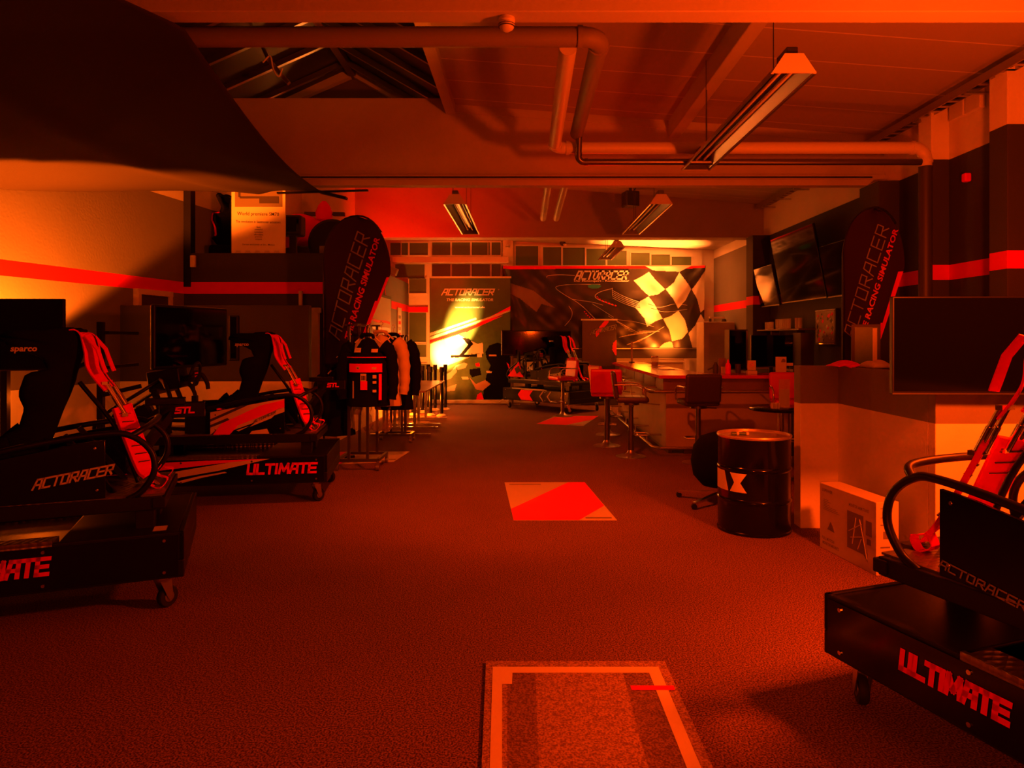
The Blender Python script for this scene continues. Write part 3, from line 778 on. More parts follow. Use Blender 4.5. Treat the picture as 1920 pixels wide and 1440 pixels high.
def make_sim(name, label, loc, rz, deco, arm=True, text_at=None, ax=.07, ptext=(.43, .785, .40, .06, 'letter')):
    t = thing(name, label, 'racing simulator', loc, rz, 'racing simulators on wheeled bases')
    L, W = 2.0, 1.12; hw = W / 2
    b = MB()
    b.bx((0, -hw, .20), (L, hw, .30))
    b.bx((0, -hw, .30), (.03, hw, .46)); b.bx((L - .03, -hw, .30), (L, hw, .46)); b.bx((0, -hw, .30), (L, -hw + .03, .46)); b.bx((0, hw - .03, .30), (L, hw, .46))
    b.bx((.03, -hw + .03, .44), (.62, hw - .03, .455)); b.bx((1.72, -hw + .03, .44), (L - .03, hw - .03, .455))
    b.bx((.62, -hw + .03, .30), (1.72, hw - .03, .385))
    b.build('base_box', 'black', t, bevel=.006)
    for sy in (-1, 1):
        p = MB(); p.bx((.03, sy * hw, .215), (L - .03, sy * (hw + .008), .445))
        screws(p, [(x, sy * (hw + .008), z) for x in (.1, .68, 1.3, 1.9) for z in (.24, .42)], (0, sy, 0), 1)
        sp = p.build('side_panel', ['gloss', 'chrome'], t)
        Y = sy * (hw + .011)
        fn = (lambda cx, cz, Y=Y, sy=sy: (lambda x, y: Vector((cx - sy * x, Y, cz + y))))
        x0 = .10 if sy > 0 else .10
        if deco == 'chevron':
            q = MB()
            for (cx, w_, mm) in ((1.10, .30, 0), (.72, .03, 1), (.50, .03, 1)):
                f = lambda x, y, cx=cx: Vector((cx - sy * x, Y, .33 + y))
                q.prism([(-w_, .11), (w_ * .2, .11), (-.10 + w_ * .2, 0), (w_ * .2, -.11), (-w_, -.11), (-w_ - .1, 0)], f, (0, sy * .002, 0), mm)
            q.prism([(x * .035, y * .035) for x, y in [(math.cos(a), math.sin(a)) for a in [PI / 6 * k for k in range(12)]]], lambda x, y: Vector((.2 - sy * x, Y, .33 + y)), (0, sy * .002, 0), 1)
            q.build('side_decal', ['red', 'cream'], sp, )
        else:
            cx = text_at if text_at else .41
            lettering(block_text('ULTIMATE', {'plain_far': .42, 'plain': .50}.get(deco, .63), .105 if deco != 'plain_far' else .088, .022, .12), fn(cx, .345), 'red', sp, 'lettering', 'red ULTIMATE lettering')
        if deco == 'stripes':
            q = MB(); f = lambda x, z: Vector((x, sy * (hw + .009), z)); th = (0, sy * .002, 0)
            q.prism([(1.93, .33), (1.75, .33), (.95, .41), (.55, .44), (1.1, .437), (1.55, .425), (1.93, .425)], f, th, 0)
            q.prism([(1.9, .235), (1.48, .235), (1.30, .29), (.98, .34), (.52, .44), (.85, .42), (1.34, .345), (1.52, .30), (1.9, .27)], f, th, 1)
            q.prism([(1.35, .25), (1.3, .235), (1.12, .28), (.9, .32), (.92, .33), (1.15, .295)], f, th, 1)
            q.prism([(1.93, .36), (1.80, .36), (1.80, .24), (1.93, .22)], f, th, 1)
            q.prism([(1.93, .345), (1.82, .345), (1.82, .26), (1.93, .25)], f, (0, sy * .004, 0), 0)
            q.build('side_decal', ['red', 'cream'], sp)
        s = MB(); s.bx((.64, sy * (hw - .16), .385), (1.70, sy * (hw + .004), .462)); s.bx((.64, sy * (hw - .02), .455), (1.70, sy * (hw + .004), .475))
        s.build('step_plate', 'tread', t, bevel=.003)
    for (x, y, a) in ((.12, -.46, 2.6), (.12, .46, -2.4), (L - .14, -.46, .4), (L - .14, .46, -.3)): caster(t, x, y, a)
    for (x, y) in ((.22, 0), (1.55, .2), (1.55, -.2), (.22, .32)):
        q = MB(); q.bx((x - .05, y - .05, .38), (x + .05, y + .05, .57)); q.build('riser_post', 'black', t, bevel=.004)
    # moving platform
    b = MB()
    for sy in (-1, 1): b.bx((.13, sy * .39, .56), (L, sy * .31, .64))
    b.bx((.11, -.40, .57), (.18, .40, .63)); b.bx((1.0, -.35, .57), (1.08, .35, .63)); b.bx((L - .08, -.35, .57), (L, .35, .63))
    b.build('platform_frame', 'black', t, bevel=.005)
    b = MB(); b.bx((.12, -.36, .64), (L - .02, .36, .65)); b.bx((1.02, -.39, .64), (L - .1, .39, .656)); b.build('tread_deck', 'tread', t)
    for sy in (-1, 1):
        p = MB(); DX, SW = .14, .37; f = lambda x, z: Vector((x + DX, sy * SW, z))
        prof = [(.28, .65), (.96, .65), (.96, .87), (.42, .97), (.28, .985)]
        p.prism(prof, f, (0, sy * .02, 0)); screws(p, [(x + DX, sy * .39, z) for x, z in ((.32, .70), (.91, .70), (.91, .84), (.33, .94))], (0, sy, 0), 1)
        sp = p.build('side_shield', ['gloss', 'chrome'], t, bevel=.003)
        Y = sy * .392
        if deco in ('stripes', 'stripes_text'):
            q = MB(); f = lambda x, z: Vector((x + DX, Y, z)); th = (0, sy * .002, 0); th2 = (0, sy * .004, 0); th3 = (0, sy * .006, 0)
            q.prism([(.28, .86), (.28, .985), (.42, .965), (.955, .865), (.955, .652), (.86, .652)], f, th, 1)
            q.prism([(.955, .80), (.955, .775), (.62, .925), (.68, .925)], f, th2, 2); q.prism([(.955, .745), (.955, .72), (.78, .79), (.80, .81)], f, th2, 2)
            q.prism([(.85, .652), (.955, .652), (.90, .70)], f, th2, 2)
            q.prism([(.93, .652), (.78, .652), (.70, .74), (.28, .905), (.28, .975), (.50, .925), (.85, .76)], f, th3, 0)
            q.prism([(.66, .745), (.42, .90), (.30, .935), (.30, .925), (.42, .88), (.64, .735)], f, th2, 1)
            q.prism([(.60, .72), (.40, .80), (.36, .84), (.32, .90), (.50, .80)], f, th3, 1)
            q.prism([(.72, .69), (.60, .73), (.62, .72), (.70, .68)], f, th2, 1); q.prism([(.42, .652), (.60, .652), (.58, .68), (.44, .70)], f, th2, 1)
            q.build('side_decal', ['red', 'cream', 'ink'], sp)
            sg = 1 if sy > 0 else -1
            lettering(block_text('ACTORACER', .22, .026, .005, .25), lambda x, y: Vector((.46 + DX - sg * x * .93, sy * .401, .815 + y + sg * x * .42 * sg * sg)), 'ink', sp)
        else:
            k = .16 if sy > 0 else -.16; qx, qz, qw, qh, qm = ptext
            lettering(block_text('ACTORACER', qw, qh, qh * .17, .30), lambda x, y, sy=sy, k=k: Vector((qx + DX - sy * x, sy * .394, qz + y + x * k)), qm, sp, 'lettering', 'silver ACTORACER lettering')
    # tubes: rear guard hoops, side rails, front hoops
    for sy in (-1, 1):
        b = MB(); b.tube(smooth_path([(.31, .37 * sy, .63), (.23, .375 * sy, .68), (.17, .38 * sy, .79), (.19, .38 * sy, .91), (.29, .38 * sy, 1.0), (.42, .39 * sy, 1.02), (.75, .40 * sy, .98), (1.12, .40 * sy, .90)], 6), .018); b.build('guard_rail', 'black', t)
    b = MB(); b.tube(smooth_path([(.29, -.38, 1.0), (.22, -.30, 1.04), (.20, 0, 1.05), (.22, .30, 1.04), (.29, .38, 1.0)], 6), .018); b.build('cross_hoop', 'black', t)
    for sy in (-1, 1):
        b = MB(); b.tube(smooth_path([(1.50, .30 * sy, .64), (1.46, .36 * sy, .85), (1.46, .36 * sy, 1.0), (1.53, .30 * sy, 1.13), (1.62, .14 * sy, 1.17)], 6), .02)
        b.tube(smooth_path([(1.62, .12 * sy, 1.17), (1.80, .26 * sy, 1.03), (2.05, .30 * sy, .86), (2.16, .28 * sy, .72), (2.04, .3 * sy, .63)], 6), .018)
        b.build('front_hoop', 'black', t)
    # seat
    st = MB(); st.grid(26, 60, seat_fn)
    so = st.build('bucket_seat', 'fabric', t, solid=.035)
    for sy in (-1, 1):
        q = MB(); put2d(q, font_text('sparco', .13, None, .15, .03), lambda x, y: Vector((.86 - sy * x, sy * .184, 1.50 + y)))
        q.build('lettering', 'letter', so)
        q = MB(); q.prism([(.97, .80), (.97, .85), (1.1, .83), (1.1, .78)], lambda x, z: Vector((x - .12, sy * .262, z - .0)), (0, sy * .004, 0)); q.build('sewn_label', 'cream', so)
    q = MB()
    for y in (-.1, .1): q.bar((.78, y, .65), (1.1, y, .76), .03, .02); q.bar((.95, y, .65), (.95, y, .76), .03, .02)
    q.bx((.74, -.24, .65), (1.2, .24, .69)); q.build('seat_mount', 'black', t)
    hz = thing  # harness
    hb = MB(); hb.bx((.06 + ax, -.2, .62), (.13 + ax, .2, .66)); hn = hb.build('harness_bar', 'dsteel', t)
    for sy in (-1, 1): strap(hn, sy, ax)
    lap = MB(); lap.ribbon(smooth_path([(.86, -.30, .72), (.98, -.285, .80), (1.05, -.25, .90), (1.08, -.12, .885), (1.08, .12, .885), (1.05, .25, .90), (.98, .285, .80), (.86, .30, .72)], 5), (1, 0, .6), .075, .006)
    lap.build('lap_belt', 'belt', t)
    bb = MB(); bb.tube(smooth_path([(.62, 0, 1.30), (.42, 0, 1.0), (.30, 0, .66)], 5), .014)
    for sy in (-1, 1): bb.bar((.66, .2 * sy, 1.0), (.40, .22 * sy, .64), .03, .03)
    bb.build('seat_brace', 'black', t)
    # steering gear
    q = MB(); q.box((1.60, 0, 1.16), (.30, .26, .20), 0, Matrix.Rotation(.15, 3, 'Y')); q.cyl((1.46, 0, 1.16), (1.36, 0, 1.19), .03, 14); wb = q.build('steering_motor', 'black', t, bevel=.012)
    sw = MB(); ring = []
    for k in range(28):
        a = 2 * PI * k / 28; yy = .15 * math.cos(a); zz = .135 * math.sin(a)
        if zz < -.09: zz = -.09
        ring.append(Vector((1.35 - zz * .2, yy, 1.19 + zz)))
    sw.tube(ring, .015, 10, closed=True); sw.box((1.355, 0, 1.19), (.03, .12, .11)); sw.bar((1.352, -.15, 1.19), (1.352, .15, 1.19), .03, .012)
    so2 = sw.build('steering_wheel', 'rubber', wb)
    k = MB()
    for yy in (-.035, 0, .035):
        for zz in (-.03, .0, .03): k.cyl((1.338, yy, 1.19 + zz), (1.33, yy, 1.19 + zz), .008, 8)
    k.build('buttons', 'red', wb)
    q = MB(); q.bar((1.62, -.32, 1.06), (1.62, .32, 1.06), .05, .05); q.bar((1.62, .3, 1.06), (1.48, .34, .66), .045, .045); q.bar((1.62, -.3, 1.06), (1.48, -.34, .66), .045, .045); q.build('wheel_deck', 'black', t)
    # pedals
    q = MB(); q.box((1.90, 0, .76), (.30, .42, .03), 0, Matrix.Rotation(-.5, 3, 'Y')); pp = q.build('pedal_plate', 'black', t)
    for y in (-.14, 0, .14):
        q = MB(); q.box((1.80, y, .86), (.02, .07, .12), 0, Matrix.Rotation(.5, 3, 'Y')); q.bar((1.82, y, .8), (1.95, y, .78), .02, .02); q.build('pedal', 'steel', pp)
    q = MB(); q.bar((1.35, .30, .70), (1.95, .30, .74), .04, .03); q.bar((1.35, .30, .78), (1.9, .33, .80), .03, .03); q.box((1.72, .32, .86), (.14, .10, .13), 0, Matrix.Rotation(.5, 3, 'Y')); q.box((1.58, .32, .83), (.1, .1, .12), 0, Matrix.Rotation(.7, 3, 'Y'))
    q.build('actuator_bank', 'black', t)
    # hand lever with gaiter
    q = MB(); q.bar((1.26, .30, .66), (1.26, .30, 1.02), .05, .05); q.bx((1.1, .24, .66), (1.34, .34, .86)); lv = q.build('lever_post', 'black', t, bevel=.004)
    q = MB(); q.tube(smooth_path([(1.26, .30, 1.0), (1.27, .30, 1.12), (1.24, .30, 1.2)]), .012); q.tube(smooth_path([(1.245, .30, 1.16), (1.20, .30, 1.22), (1.15, .30, 1.14), (1.14, .30, 1.08)]), .02); q.build('hand_lever', 'rubber', lv)
    if arm:
        q = MB(); q.bar((.42, -.40, .66), (.18, -.66, 1.02), .05, .06); a = q.build('swing_arm', 'black', t)
        q = MB(); q.box((.10, -.68, 1.045), (.30, .09, .11)); q.box((.21, -.68, 1.11), (.26, .10, .05)); h = q.build('arm_box', 'gloss', a, bevel=.006)
        lettering(block_text('STL', .13, .05, .012, .15), lambda x, y: Vector((.08 - x, -.634, 1.045 + y)), 'red', h, 'lettering', 'red STL lettering')
        lettering(block_text('STL', .13, .05, .012, .15), lambda x, y: Vector((.08 + x, -.726, 1.045 + y)), 'red', h, 'lettering', 'red STL lettering')
    return t

def screen_panel(parent, c, w_, h, R, dep=.04):
    "a flat screen facing local -y of R"
    c = Vector(c)
    b = MB(); b.box(c, (w_, dep, h), 0, R); o = b.build('housing', 'black', parent, bevel=.006)
    g = MB(); g.box(c + R @ Vector((0, -dep / 2 - .001, .006)), (w_ - .02, .003, h - .03), 0, R); g.build('screen', 'screen', parent)
    g = MB(); g.box(c + R @ Vector((0, -dep / 2 - .002, -h / 2 + .006)), (w_, .004, .008), 0, R); g.build('trim_edge', 'dsteel', parent)
    bk = MB(); bk.box(c + R @ Vector((0, dep / 2 + .02, -.05)), (w_ * .6, .05, h * .5), 0, R); bk.build('rear_bulge', 'black', parent, bevel=.02)
    return o

# near left
s1 = make_sim('racing_simulator', 'black racing simulator nearest on the left, plain black side shield with silver lettering', (-2.17, 4.50, 0), math.radians(-158), 'plain', text_at=.90)
lab = MB(); lab.bx((.10, .36, .4551), (.17, .47, .4556)); lab.build('base_sticker', 'cream', s1)
s2 = make_sim('racing_simulator', 'racing simulator on the left behind the nearest one, with red and cream striped shields', (-1.97, 7.14, 0), math.radians(-171), 'stripes')
s3 = make_sim('racing_simulator', 'black racing simulator cut off by the right edge of the view', (1.83, 3.22, 0), math.radians(-70), 'plain_far', arm=False, text_at=.61, ax=0, ptext=(.45, .672, .34, .036, 'dletter'))  # shield lettering in dim grey: silver with its shade put into the colour
s4 = make_sim('racing_simulator', 'racing simulator far back in front of the wide banner, chevrons on its base', (1.30, 14.62, 0), math.radians(135), 'chevron', arm=False)
# screens fixed to two of the rigs
fr = MB()
fr.bar((2.05, .40, .62), (2.05, .40, 1.72), .06, .05); fr.bar((1.9, .40, .62), (2.35, .40, .62), .05, .05); fr.bar((2.0, .40, 1.62), (2.0, -.3, 1.62), .04, .03); fr.bar((2.0, .40, 1.3), (2.0, -.3, 1.3), .04, .03)
fr.bar((2.05, .40, 1.04), (1.72, .36, 1.12), .04, .04); fr.bar((2.05, .40, 1.40), (2.72, .30, 1.08), .035, .035)
mm = fr.build('screen_stand', 'black', s2)
def rig_screen(s, c, w_, h, yaw, tilt=0):
    R = Matrix.Rotation(yaw, 3, 'Z') @ Matrix.Rotation(tilt, 3, 'X')
    b = MB(); b.box(c, (w_, .05, h), 0, R); o = b.build('screen_housing', 'black', s, bevel=.018)
    g = MB(); g.box(Vector(c) + R @ Vector((0, -.0265, .004)), (w_ - .06, .003, h - .06), 0, R); g.build('screen', 'screen', o)
    return o
def wl(s, p):
    a = s.rotation_euler.z; d = Vector(p) - s.location; return (d.x * math.cos(a) + d.y * math.sin(a), -d.x * math.sin(a) + d.y * math.cos(a), p[2])
rig_screen(s2, wl(s2, (-3.43, 7.12, 1.58)), 1.08, .63, math.radians(76.6) - s2.rotation_euler.z)
rig_screen(s2, wl(s2, (-3.38, 8.05, 1.57)), .12, .54, 0.0 - s2.rotation_euler.z)
sr = rig_screen(s4, (1.62, -.15, 1.46), 1.62, .58, math.radians(-90 - 40))
for yy in (.3, -.3): MB().bar((1.75, yy, .62), (1.75, yy, 1.3), .06, .05).build('screen_post', 'black', s4)
q = MB(); q.prism([(1.55, .70), (2.05, .70), (1.70, 1.04)], lambda x, z: Vector((x, .34, z)), (0, .02, 0)); q.build('nose_panel', 'red', s4)

# free screens
def tv(label, c, w_, h, yaw, foot=None, tilt=0, name='flat_screen'):
    t = thing(name, label, 'screen', c, yaw)
    R = Matrix.Rotation(tilt, 3, 'X')
    screen_panel(t, (0, 0, 0), w_, h, R)
    if foot == 'pole':
        b = MB(); b.bx((-.03, .05, -c[2] + .04), (.03, .1, .2)); b.bx((-.3, -.1, -c[2]), (.3, .3, -c[2] + .04)); b.build('stand', 'black', t)
    if foot == 'wall':
        b = MB(); b.bx((-.12, .05, -.3), (.12, .14, .2)); b.build('wall_bracket', 'black', t)
    return t
tv('large dark screen on a stand at the left edge, before the orange-lit wall', (-4.74, 6.25, 1.60), 1.14, .65, math.radians(3), 'pole')
tv('large black screen at the right edge, fixed over the white and grey partition', (2.80, 4.24, 1.525), 1.12, .60, math.radians(-1), 'wall')

# ================================================================== RIGHT WALL SCREENS, BAR CORNER
def wall_tv(label, y0, y1, z0, z1, xt, xb):
    c = Vector(((xt + xb) / 2, (y0 + y1) / 2, (z0 + z1) / 2)); tl = math.atan((xb - xt) / (z1 - z0))
    t = thing('wall_screen', label, 'screen', c, math.radians(-90))
    R = Matrix.Rotation(tl, 3, 'X'); screen_panel(t, (0, 0, 0), y1 - y0, (z1 - z0) / math.cos(tl), R)
    b = MB(); b.bar((0, .03, 0), (0, XR - c.x - .01, 0), .2, .2); b.build('wall_bracket', 'black', t)
wall_tv('big tilted screen high on the dark right wall above the glass shelf, reflecting the banner', 10.22, 11.98, 2.17, 3.27, 4.25, 4.46)
wall_tv('smaller wall screen left of and partly behind the big tilted one', 12.06, 13.0, 2.15, 2.86, 4.30, 4.44)
wall_tv('black wall screen between the big tilted screen and the right beach flag', 9.12, 10.12, 2.16, 2.90, 4.30, 4.44)

# the bar: L-shaped counter
t = thing('bar_counter', 'L-shaped bar counter with a red top, brown fascia and metal rails', 'bar', (0, 0, 0))
X0, Y0b, Y1b = 1.90, 9.36, 14.2
b = MB(); b.bx((X0, Y0b, .08), (XR - .02, Y0b + .06, .90)); b.bx((X0, Y0b + .06, .08), (X0 + .06, Y1b, .90)); b.build('front_panels', 'bargrey', t)
b = MB(); b.bx((X0 + .25, Y0b + .05, .0), (XR - .02, Y0b + .1, .1)); b.bx((X0 + .05, Y0b + .1, 0), (X0 + .1, Y1b, .1)); b.build('plinth', 'dsteel', t)
b = MB(); b.bx((X0 - .05, Y0b - .06, .86), (XR - .02, Y0b + .1, 1.03)); b.bx((X0 - .05, Y0b + .1, .86), (X0 + .1, Y1b + .05, 1.03)); b.build('fascia', 'barfront', t, bevel=.006)
for k in range(5): MB().bx((X0 - .056, Y0b + .5 + k * .95, .87), (X0 - .049, Y0b + .9 + k * .95, 1.02)).build('fascia_block', 'ink2', t)
b = MB()
b.add([(X0 - .12, Y0b - .14, 1.03), (XR - .02, Y0b - .14, 1.03), (XR - .02, Y0b + .55, 1.03), (X0 + .65, Y0b + .55, 1.03), (X0 + .5, Y1b + .1, 1.03), (X0 - .12, Y1b + .1, 1.03),
       (X0 - .12, Y0b - .14, 1.075), (XR - .02, Y0b - .14, 1.075), (XR - .02, Y0b + .55, 1.075), (X0 + .65, Y0b + .55, 1.075), (X0 + .5, Y1b + .1, 1.075), (X0 - .12, Y1b + .1, 1.075)],
      [(5, 4, 3, 2, 1, 0), (6, 7, 8, 9, 10, 11), (0, 1, 7, 6), (1, 2, 8, 7), (2, 3, 9, 8), (3, 4, 10, 9), (4, 5, 11, 10), (5, 0, 6, 11)])
b.build('counter_top', mat('red_counter_laminate', (0.62, 0.02, 0.015), 0.18, spec=0.6), t, bevel=.006)
b = MB(); zr_ = .87
b.tube([(XR - .1, Y0b - .30, zr_), (X0 - .22, Y0b - .30, zr_), (X0 - .26, Y0b - .26, zr_), (X0 - .26, Y1b, zr_)], .022)
for x in (2.2, 3.1, 4.0): b.tube([(x, Y0b - .30, zr_), (x, Y0b - .05, zr_ + .01)], .012)
for y in (9.8, 10.9, 12.0, 13.1, 14.0): b.tube([(X0 - .26, y, zr_), (X0 - .03, y, zr_ + .01)], .012); b.tube([(X0 - .24, y, zr_), (X0 - .24, y, zr_ - .22), (X0, y, zr_ - .24)], .008)
b.build('hand_rail', 'steel', t)
b = MB(); zf = .12
b.tube([(XR - .1, Y0b - .22, zf), (X0 - .12, Y0b - .22, zf), (X0 - .20, Y0b - .1, zf), (X0 - .20, Y1b, zf)], .02)
for y in (9.7, 10.7, 11.7, 12.7, 13.7): b.tube([(X0 - .2, y, zf), (X0 - .2, y, zf + .1), (X0, y, zf + .1)], .012)
for x in (2.6, 3.6): b.tube([(x, Y0b - .22, zf), (x, Y0b, zf)], .012)
b.build('foot_rail', 'steel', t)
b = MB(); b.bx((X0 + .75, Y0b - .008, .13), (X0 + .83, Y0b, .2)); b.build('socket', 'plastic', t)

def stool(label, loc, rz, m, sc_=1.0):
    t = thing('bar_stool', label, 'bar stool', loc, rz, 'padded bar stools with arms')
    S = .72
    b = MB(); b.lathe([(.20, 0), (.20, .008), (.17, .016), (.09, .03), (.05, .06), (.035, .10)], n=32); b.build('base', 'steel', t)
    b = MB(); b.cyl((0, 0, .06), (0, 0, S), .032, 18); b.cyl((0, 0, .06), (0, 0, .35), .04, 18); b.build('column', 'dsteel', t)
    b = MB(); b.tube([(.03, .0, .30), (.06, -.13, .30), (.20, -.12, .30), (.24, 0, .30), (.20, .12, .30), (.06, .13, .30), (.03, .0, .30)], .011, 8); b.build('footrest', 'steel', t)
    b = MB(); b.cyl((0, 0, S - .03), (0, 0, S + .01), .11, 20); b.bar((0, 0, S - .02), (.02, -.24, S - .035), .014, .014); b.build('mechanism', 'dsteel', t)
    def pad(u, v):
        x = -.20 + .42 * u; y = -.215 + .43 * v; e = max(abs(2 * u - 1), abs(2 * v - 1))
        return (x, y, S + .075 - .02 * e ** 4 - .012 * (1 - abs(2 * u - 1)))
    s = MB(); s.box((.015, 0, S + .045), (.42, .44, .075)); so = s.build('seat', m, t, bevel=.03)
    for x in (-.09, .02, .13):
        q = MB(); q.bx((x - .003, -.205, S + .081), (x + .003, .205, S + .0845)); q.build('seam', 'ink', so)
    s = MB(); R = Matrix.Rotation(-.13, 3, 'Y'); s.box((-.215, 0, S + .23), (.065, .45, .36), 0, R); s.build('backrest', m, t, bevel=.03)
    for sy in (-1, 1):
        b = MB(); b.tube(smooth_path([(-.22, .235 * sy, S + .24), (-.05, .245 * sy, S + .245), (.10, .245 * sy, S + .235), (.17, .24 * sy, S + .18), (.175, .235 * sy, S + .06)], 6), .011, 10)
        b.build('armrest', 'chrome', t)
    return t
stool('red bar stool farthest back, standing on a red paper mat before the far simulator', fl(1055, 781) + Vector((0, 0, .006)), math.radians(205), 'leather')
stool('red bar stool seen from behind, second row of the left side of the bar', fl(1138, 836), math.radians(80), 'leather')
stool('red bar stool mostly hidden behind the one seen from behind', fl(1140, 815), math.radians(20), 'leather')
stool('dark bar stool in side view at the corner of the bar', fl(1183, 856), math.radians(-6), 'bleather')
stool('dark bar stool seen from behind, in front of the long bar side', fl(1309, 868), math.radians(93), 'bleather')
stool('red bar stool facing the room behind the small round table', (3.35, 8.75, 0), math.radians(-100), 'leather')

# small round table with menu stand
tp = Vector((2.82, 7.65, 0))
t = thing('round_table', 'small round dark table on a chrome column behind the oil drum', 'table', tp)
b = MB(); b.lathe([(.33, .775), (.345, .785), (.345, .80), (.33, .81)], n=40); b.build('table_top', 'gloss', t)
b = MB(); b.cyl((0, 0, .02), (0, 0, .78), .035, 18); b.build('column', 'chrome', t)
b = MB(); b.lathe([(.24, 0), (.24, .01), (.06, .04), (.04, .06)], n=32); b.build('base', 'chrome', t)
t = thing('menu_holder', 'acrylic menu holder with a card, standing on the small round table', 'menu holder', tp + Vector((.0, -.1, .811)))
b = MB(); b.bx((-.06, -.005, 0), (.06, 0, .31)); b.bx((-.06, -.04, 0), (.06, .04, .006)); b.build('acrylic_sheet', 'clear', t)
b = MB(); b.bx((-.056, .001, .01), (.056, .004, .20)); b.build('card', 'plastic', t)
t = thing('coaster_stack', 'little stack of striped coasters on the small round table', 'coasters', tp + Vector((-.11, -.16, .811)))
b = MB()
for k in range(6): b.bx((-.05 + k * .014, -.03, 0), (-.044 + k * .014, .03, .06))
b.build('coasters', 'plastic', t)

# low wall top: red and white cloth bundle
t = thing('folded_jacket', 'folded red and cream jacket lying on top of the low partition', 'jacket', (2.62, 5.60, 1.341), rz=0)
b = MB(); b.grid(20, 12, lambda u, v: (-.14 + .2 * u, -.12 + .24 * v, .035 * math.sin(PI * u) ** .5 * math.sin(PI * v) ** .5 + .01 * math.sin(9 * u + 5 * v) * math.sin(PI * u) + .004)); b.build('red_part', 'red', t, solid=.008)
b = MB(); b.grid(20, 12, lambda u, v: (.02 + .17 * u, -.34 + .26 * v, .05 * math.sin(PI * u) ** .5 * math.sin(PI * v) ** .5 + .008 * math.sin(11 * u) * math.sin(PI * v) + .004)); b.build('cream_part', 'cream', t, solid=.008)

# oil drum with lettering
dp = Vector((1.885, 5.72, 0)); DH, DR = .785, .288
t = thing('oil_drum', 'black steel oil drum with a rusty rimmed lid and cream letters', 'oil drum', dp, rz=0)
prof = [(DR - .01, 0), (DR + .006, .004), (DR + .006, .02), (DR, .026)]
for zz in (.265, .52):
    prof += [(DR, zz - .02), (DR + .008, zz - .01), (DR + .011, zz), (DR + .008, zz + .01), (DR, zz + .02)]
prof += [(DR, DH - .03), (DR + .004, DH - .02)]
b = MB(); b.lathe(prof, n=64); b.build('drum_body', 'gloss', t)
b = MB(); b.lathe([(.0, DH - .022), (DR - .02, DH - .022), (DR - .012, DH - .018), (DR - .008, DH), (DR + .006, DH), (DR + .009, DH - .008), (DR + .004, DH - .022)][1:], n=64); 
b.build('lid_rim', mat('worn_orange_rim', (.6, .5, .38), .35, metal=.6), t)
b = MB(); b.lathe([(DR - .012, DH - .026), (DR - .012, DH - .020), (.2, DH - .019), (.19, DH - .016), (.01, DH - .016)], n=48); b.cyl((.18, .02, DH - .02), (.18, .02, DH - .005), .03, 14); b.cyl((-.12, .15, DH - .02), (-.12, .15, DH - .006), .018, 12)
b.build('lid', mat('scratched_lid', (.42, .34, .26), .45, metal=.5, noise=(14, .35)), t)
q = MB()
def drumpt(a, z, e=.002): return Vector(((DR + e) * math.sin(a), -(DR + e) * math.cos(a), z))
def dpoly(P):
    out = []; n = len(P)
    for i in range(n):
        a, b2 = P[i], P[(i + 1) % n]
        for k in range(4): out.append((a[0] + (b2[0] - a[0]) * k / 4, a[1] + (b2[1] - a[1]) * k / 4))
    return out
def dquad(P4, n=8):
    q.grid(n, n, lambda u, v: drumpt((P4[0][0] * (1 - u) + P4[1][0] * u) * (1 - v) + (P4[3][0] * (1 - u) + P4[2][0] * u) * v, (P4[0][1] * (1 - u) + P4[1][1] * u) * (1 - v) + (P4[3][1] * (1 - u) + P4[2][1] * u) * v))
cy = .395
dquad([(-1.75, .345), (-1.055, .345), (-1.2, .50), (-1.75, .50)])
dquad([(-1.0, .345), (-.5, .345), (-.68, .42), (-.86, .42)]); dquad([(-.86, .42), (-.68, .42), (-.5, .495), (-1.0, .495)])
q.build('lettering', 'cream', t)
q = MB(); put2d(q, font_text('MOTOR OIL', .12, .012, 0, .01), lambda x, y: drumpt(-.42 + x / DR, cy - .10 + y)); 
t = thing('small_toy', 'small green and cream toy lying on the drum lid', 'toy', dp + Vector((-.10, -.02, DH - .015)))
q = MB(); q.cyl((-.09, 0, .014), (-.05, 0, .014), .014, 10); q.cyl((-.03, .01, .014), (.03, .0, .014), .013, 10); q.build('body', 'green', t)
q = MB(); q.cyl((-.05, 0, .014), (-.03, 0.005, .014), .012, 10, 0); q.cyl((.03, 0, .014), (.05, 0, .014), .013, 10); q.cyl((-.04, .03, .012), (.01, .05, .03), .01, 10); q.build('wheel', 'cream', t)

# round tub chair behind the drum with a chrome star base
t = thing('swivel_chair', 'black round-backed swivel chair hidden behind the oil drum, one chrome foot showing', 'chair', (1.87, 6.62, 0))
b = MB()
def shell(u, v):
    a = -PI * .62 + 2 * PI * .62 * u; ph = v * PI * .5
    return (.30 * math.sin(a) * (.55 + .45 * math.sin(ph + .35)), -.20 * math.cos(a) * (.6 + .4 * math.sin(ph)) + .0, .17 + .50 * math.sin(min(1, v) * PI * .5) * (1 - .30 * abs(2 * u - 1) ** 2))
b.lathe([(.05, .14), (.18, .17), (.26, .26), (.285, .40), (.26, .54), (.19, .63), (.08, .67), (.02, .675)], n=36); b.build('round_back', 'fabric', t)
b = MB(); b.cyl((0, 0, .08), (0, 0, .2), .03, 14); b.build('column', 'chrome', t)
for k in range(5):
    a = 2 * PI * k / 5 + PI * .82; b = MB(); e = Vector((math.cos(a) * .42, math.sin(a) * .42, .055)); b.bar((0, 0, .1), e, .04, .02)
    f = b.build('foot', 'chrome', t); c = MB(); c.cyl(e + Vector((0, -.015, -.028)), e + Vector((0, .015, -.028)), .026, 14); c.build('caster_wheel', 'rubber', f)

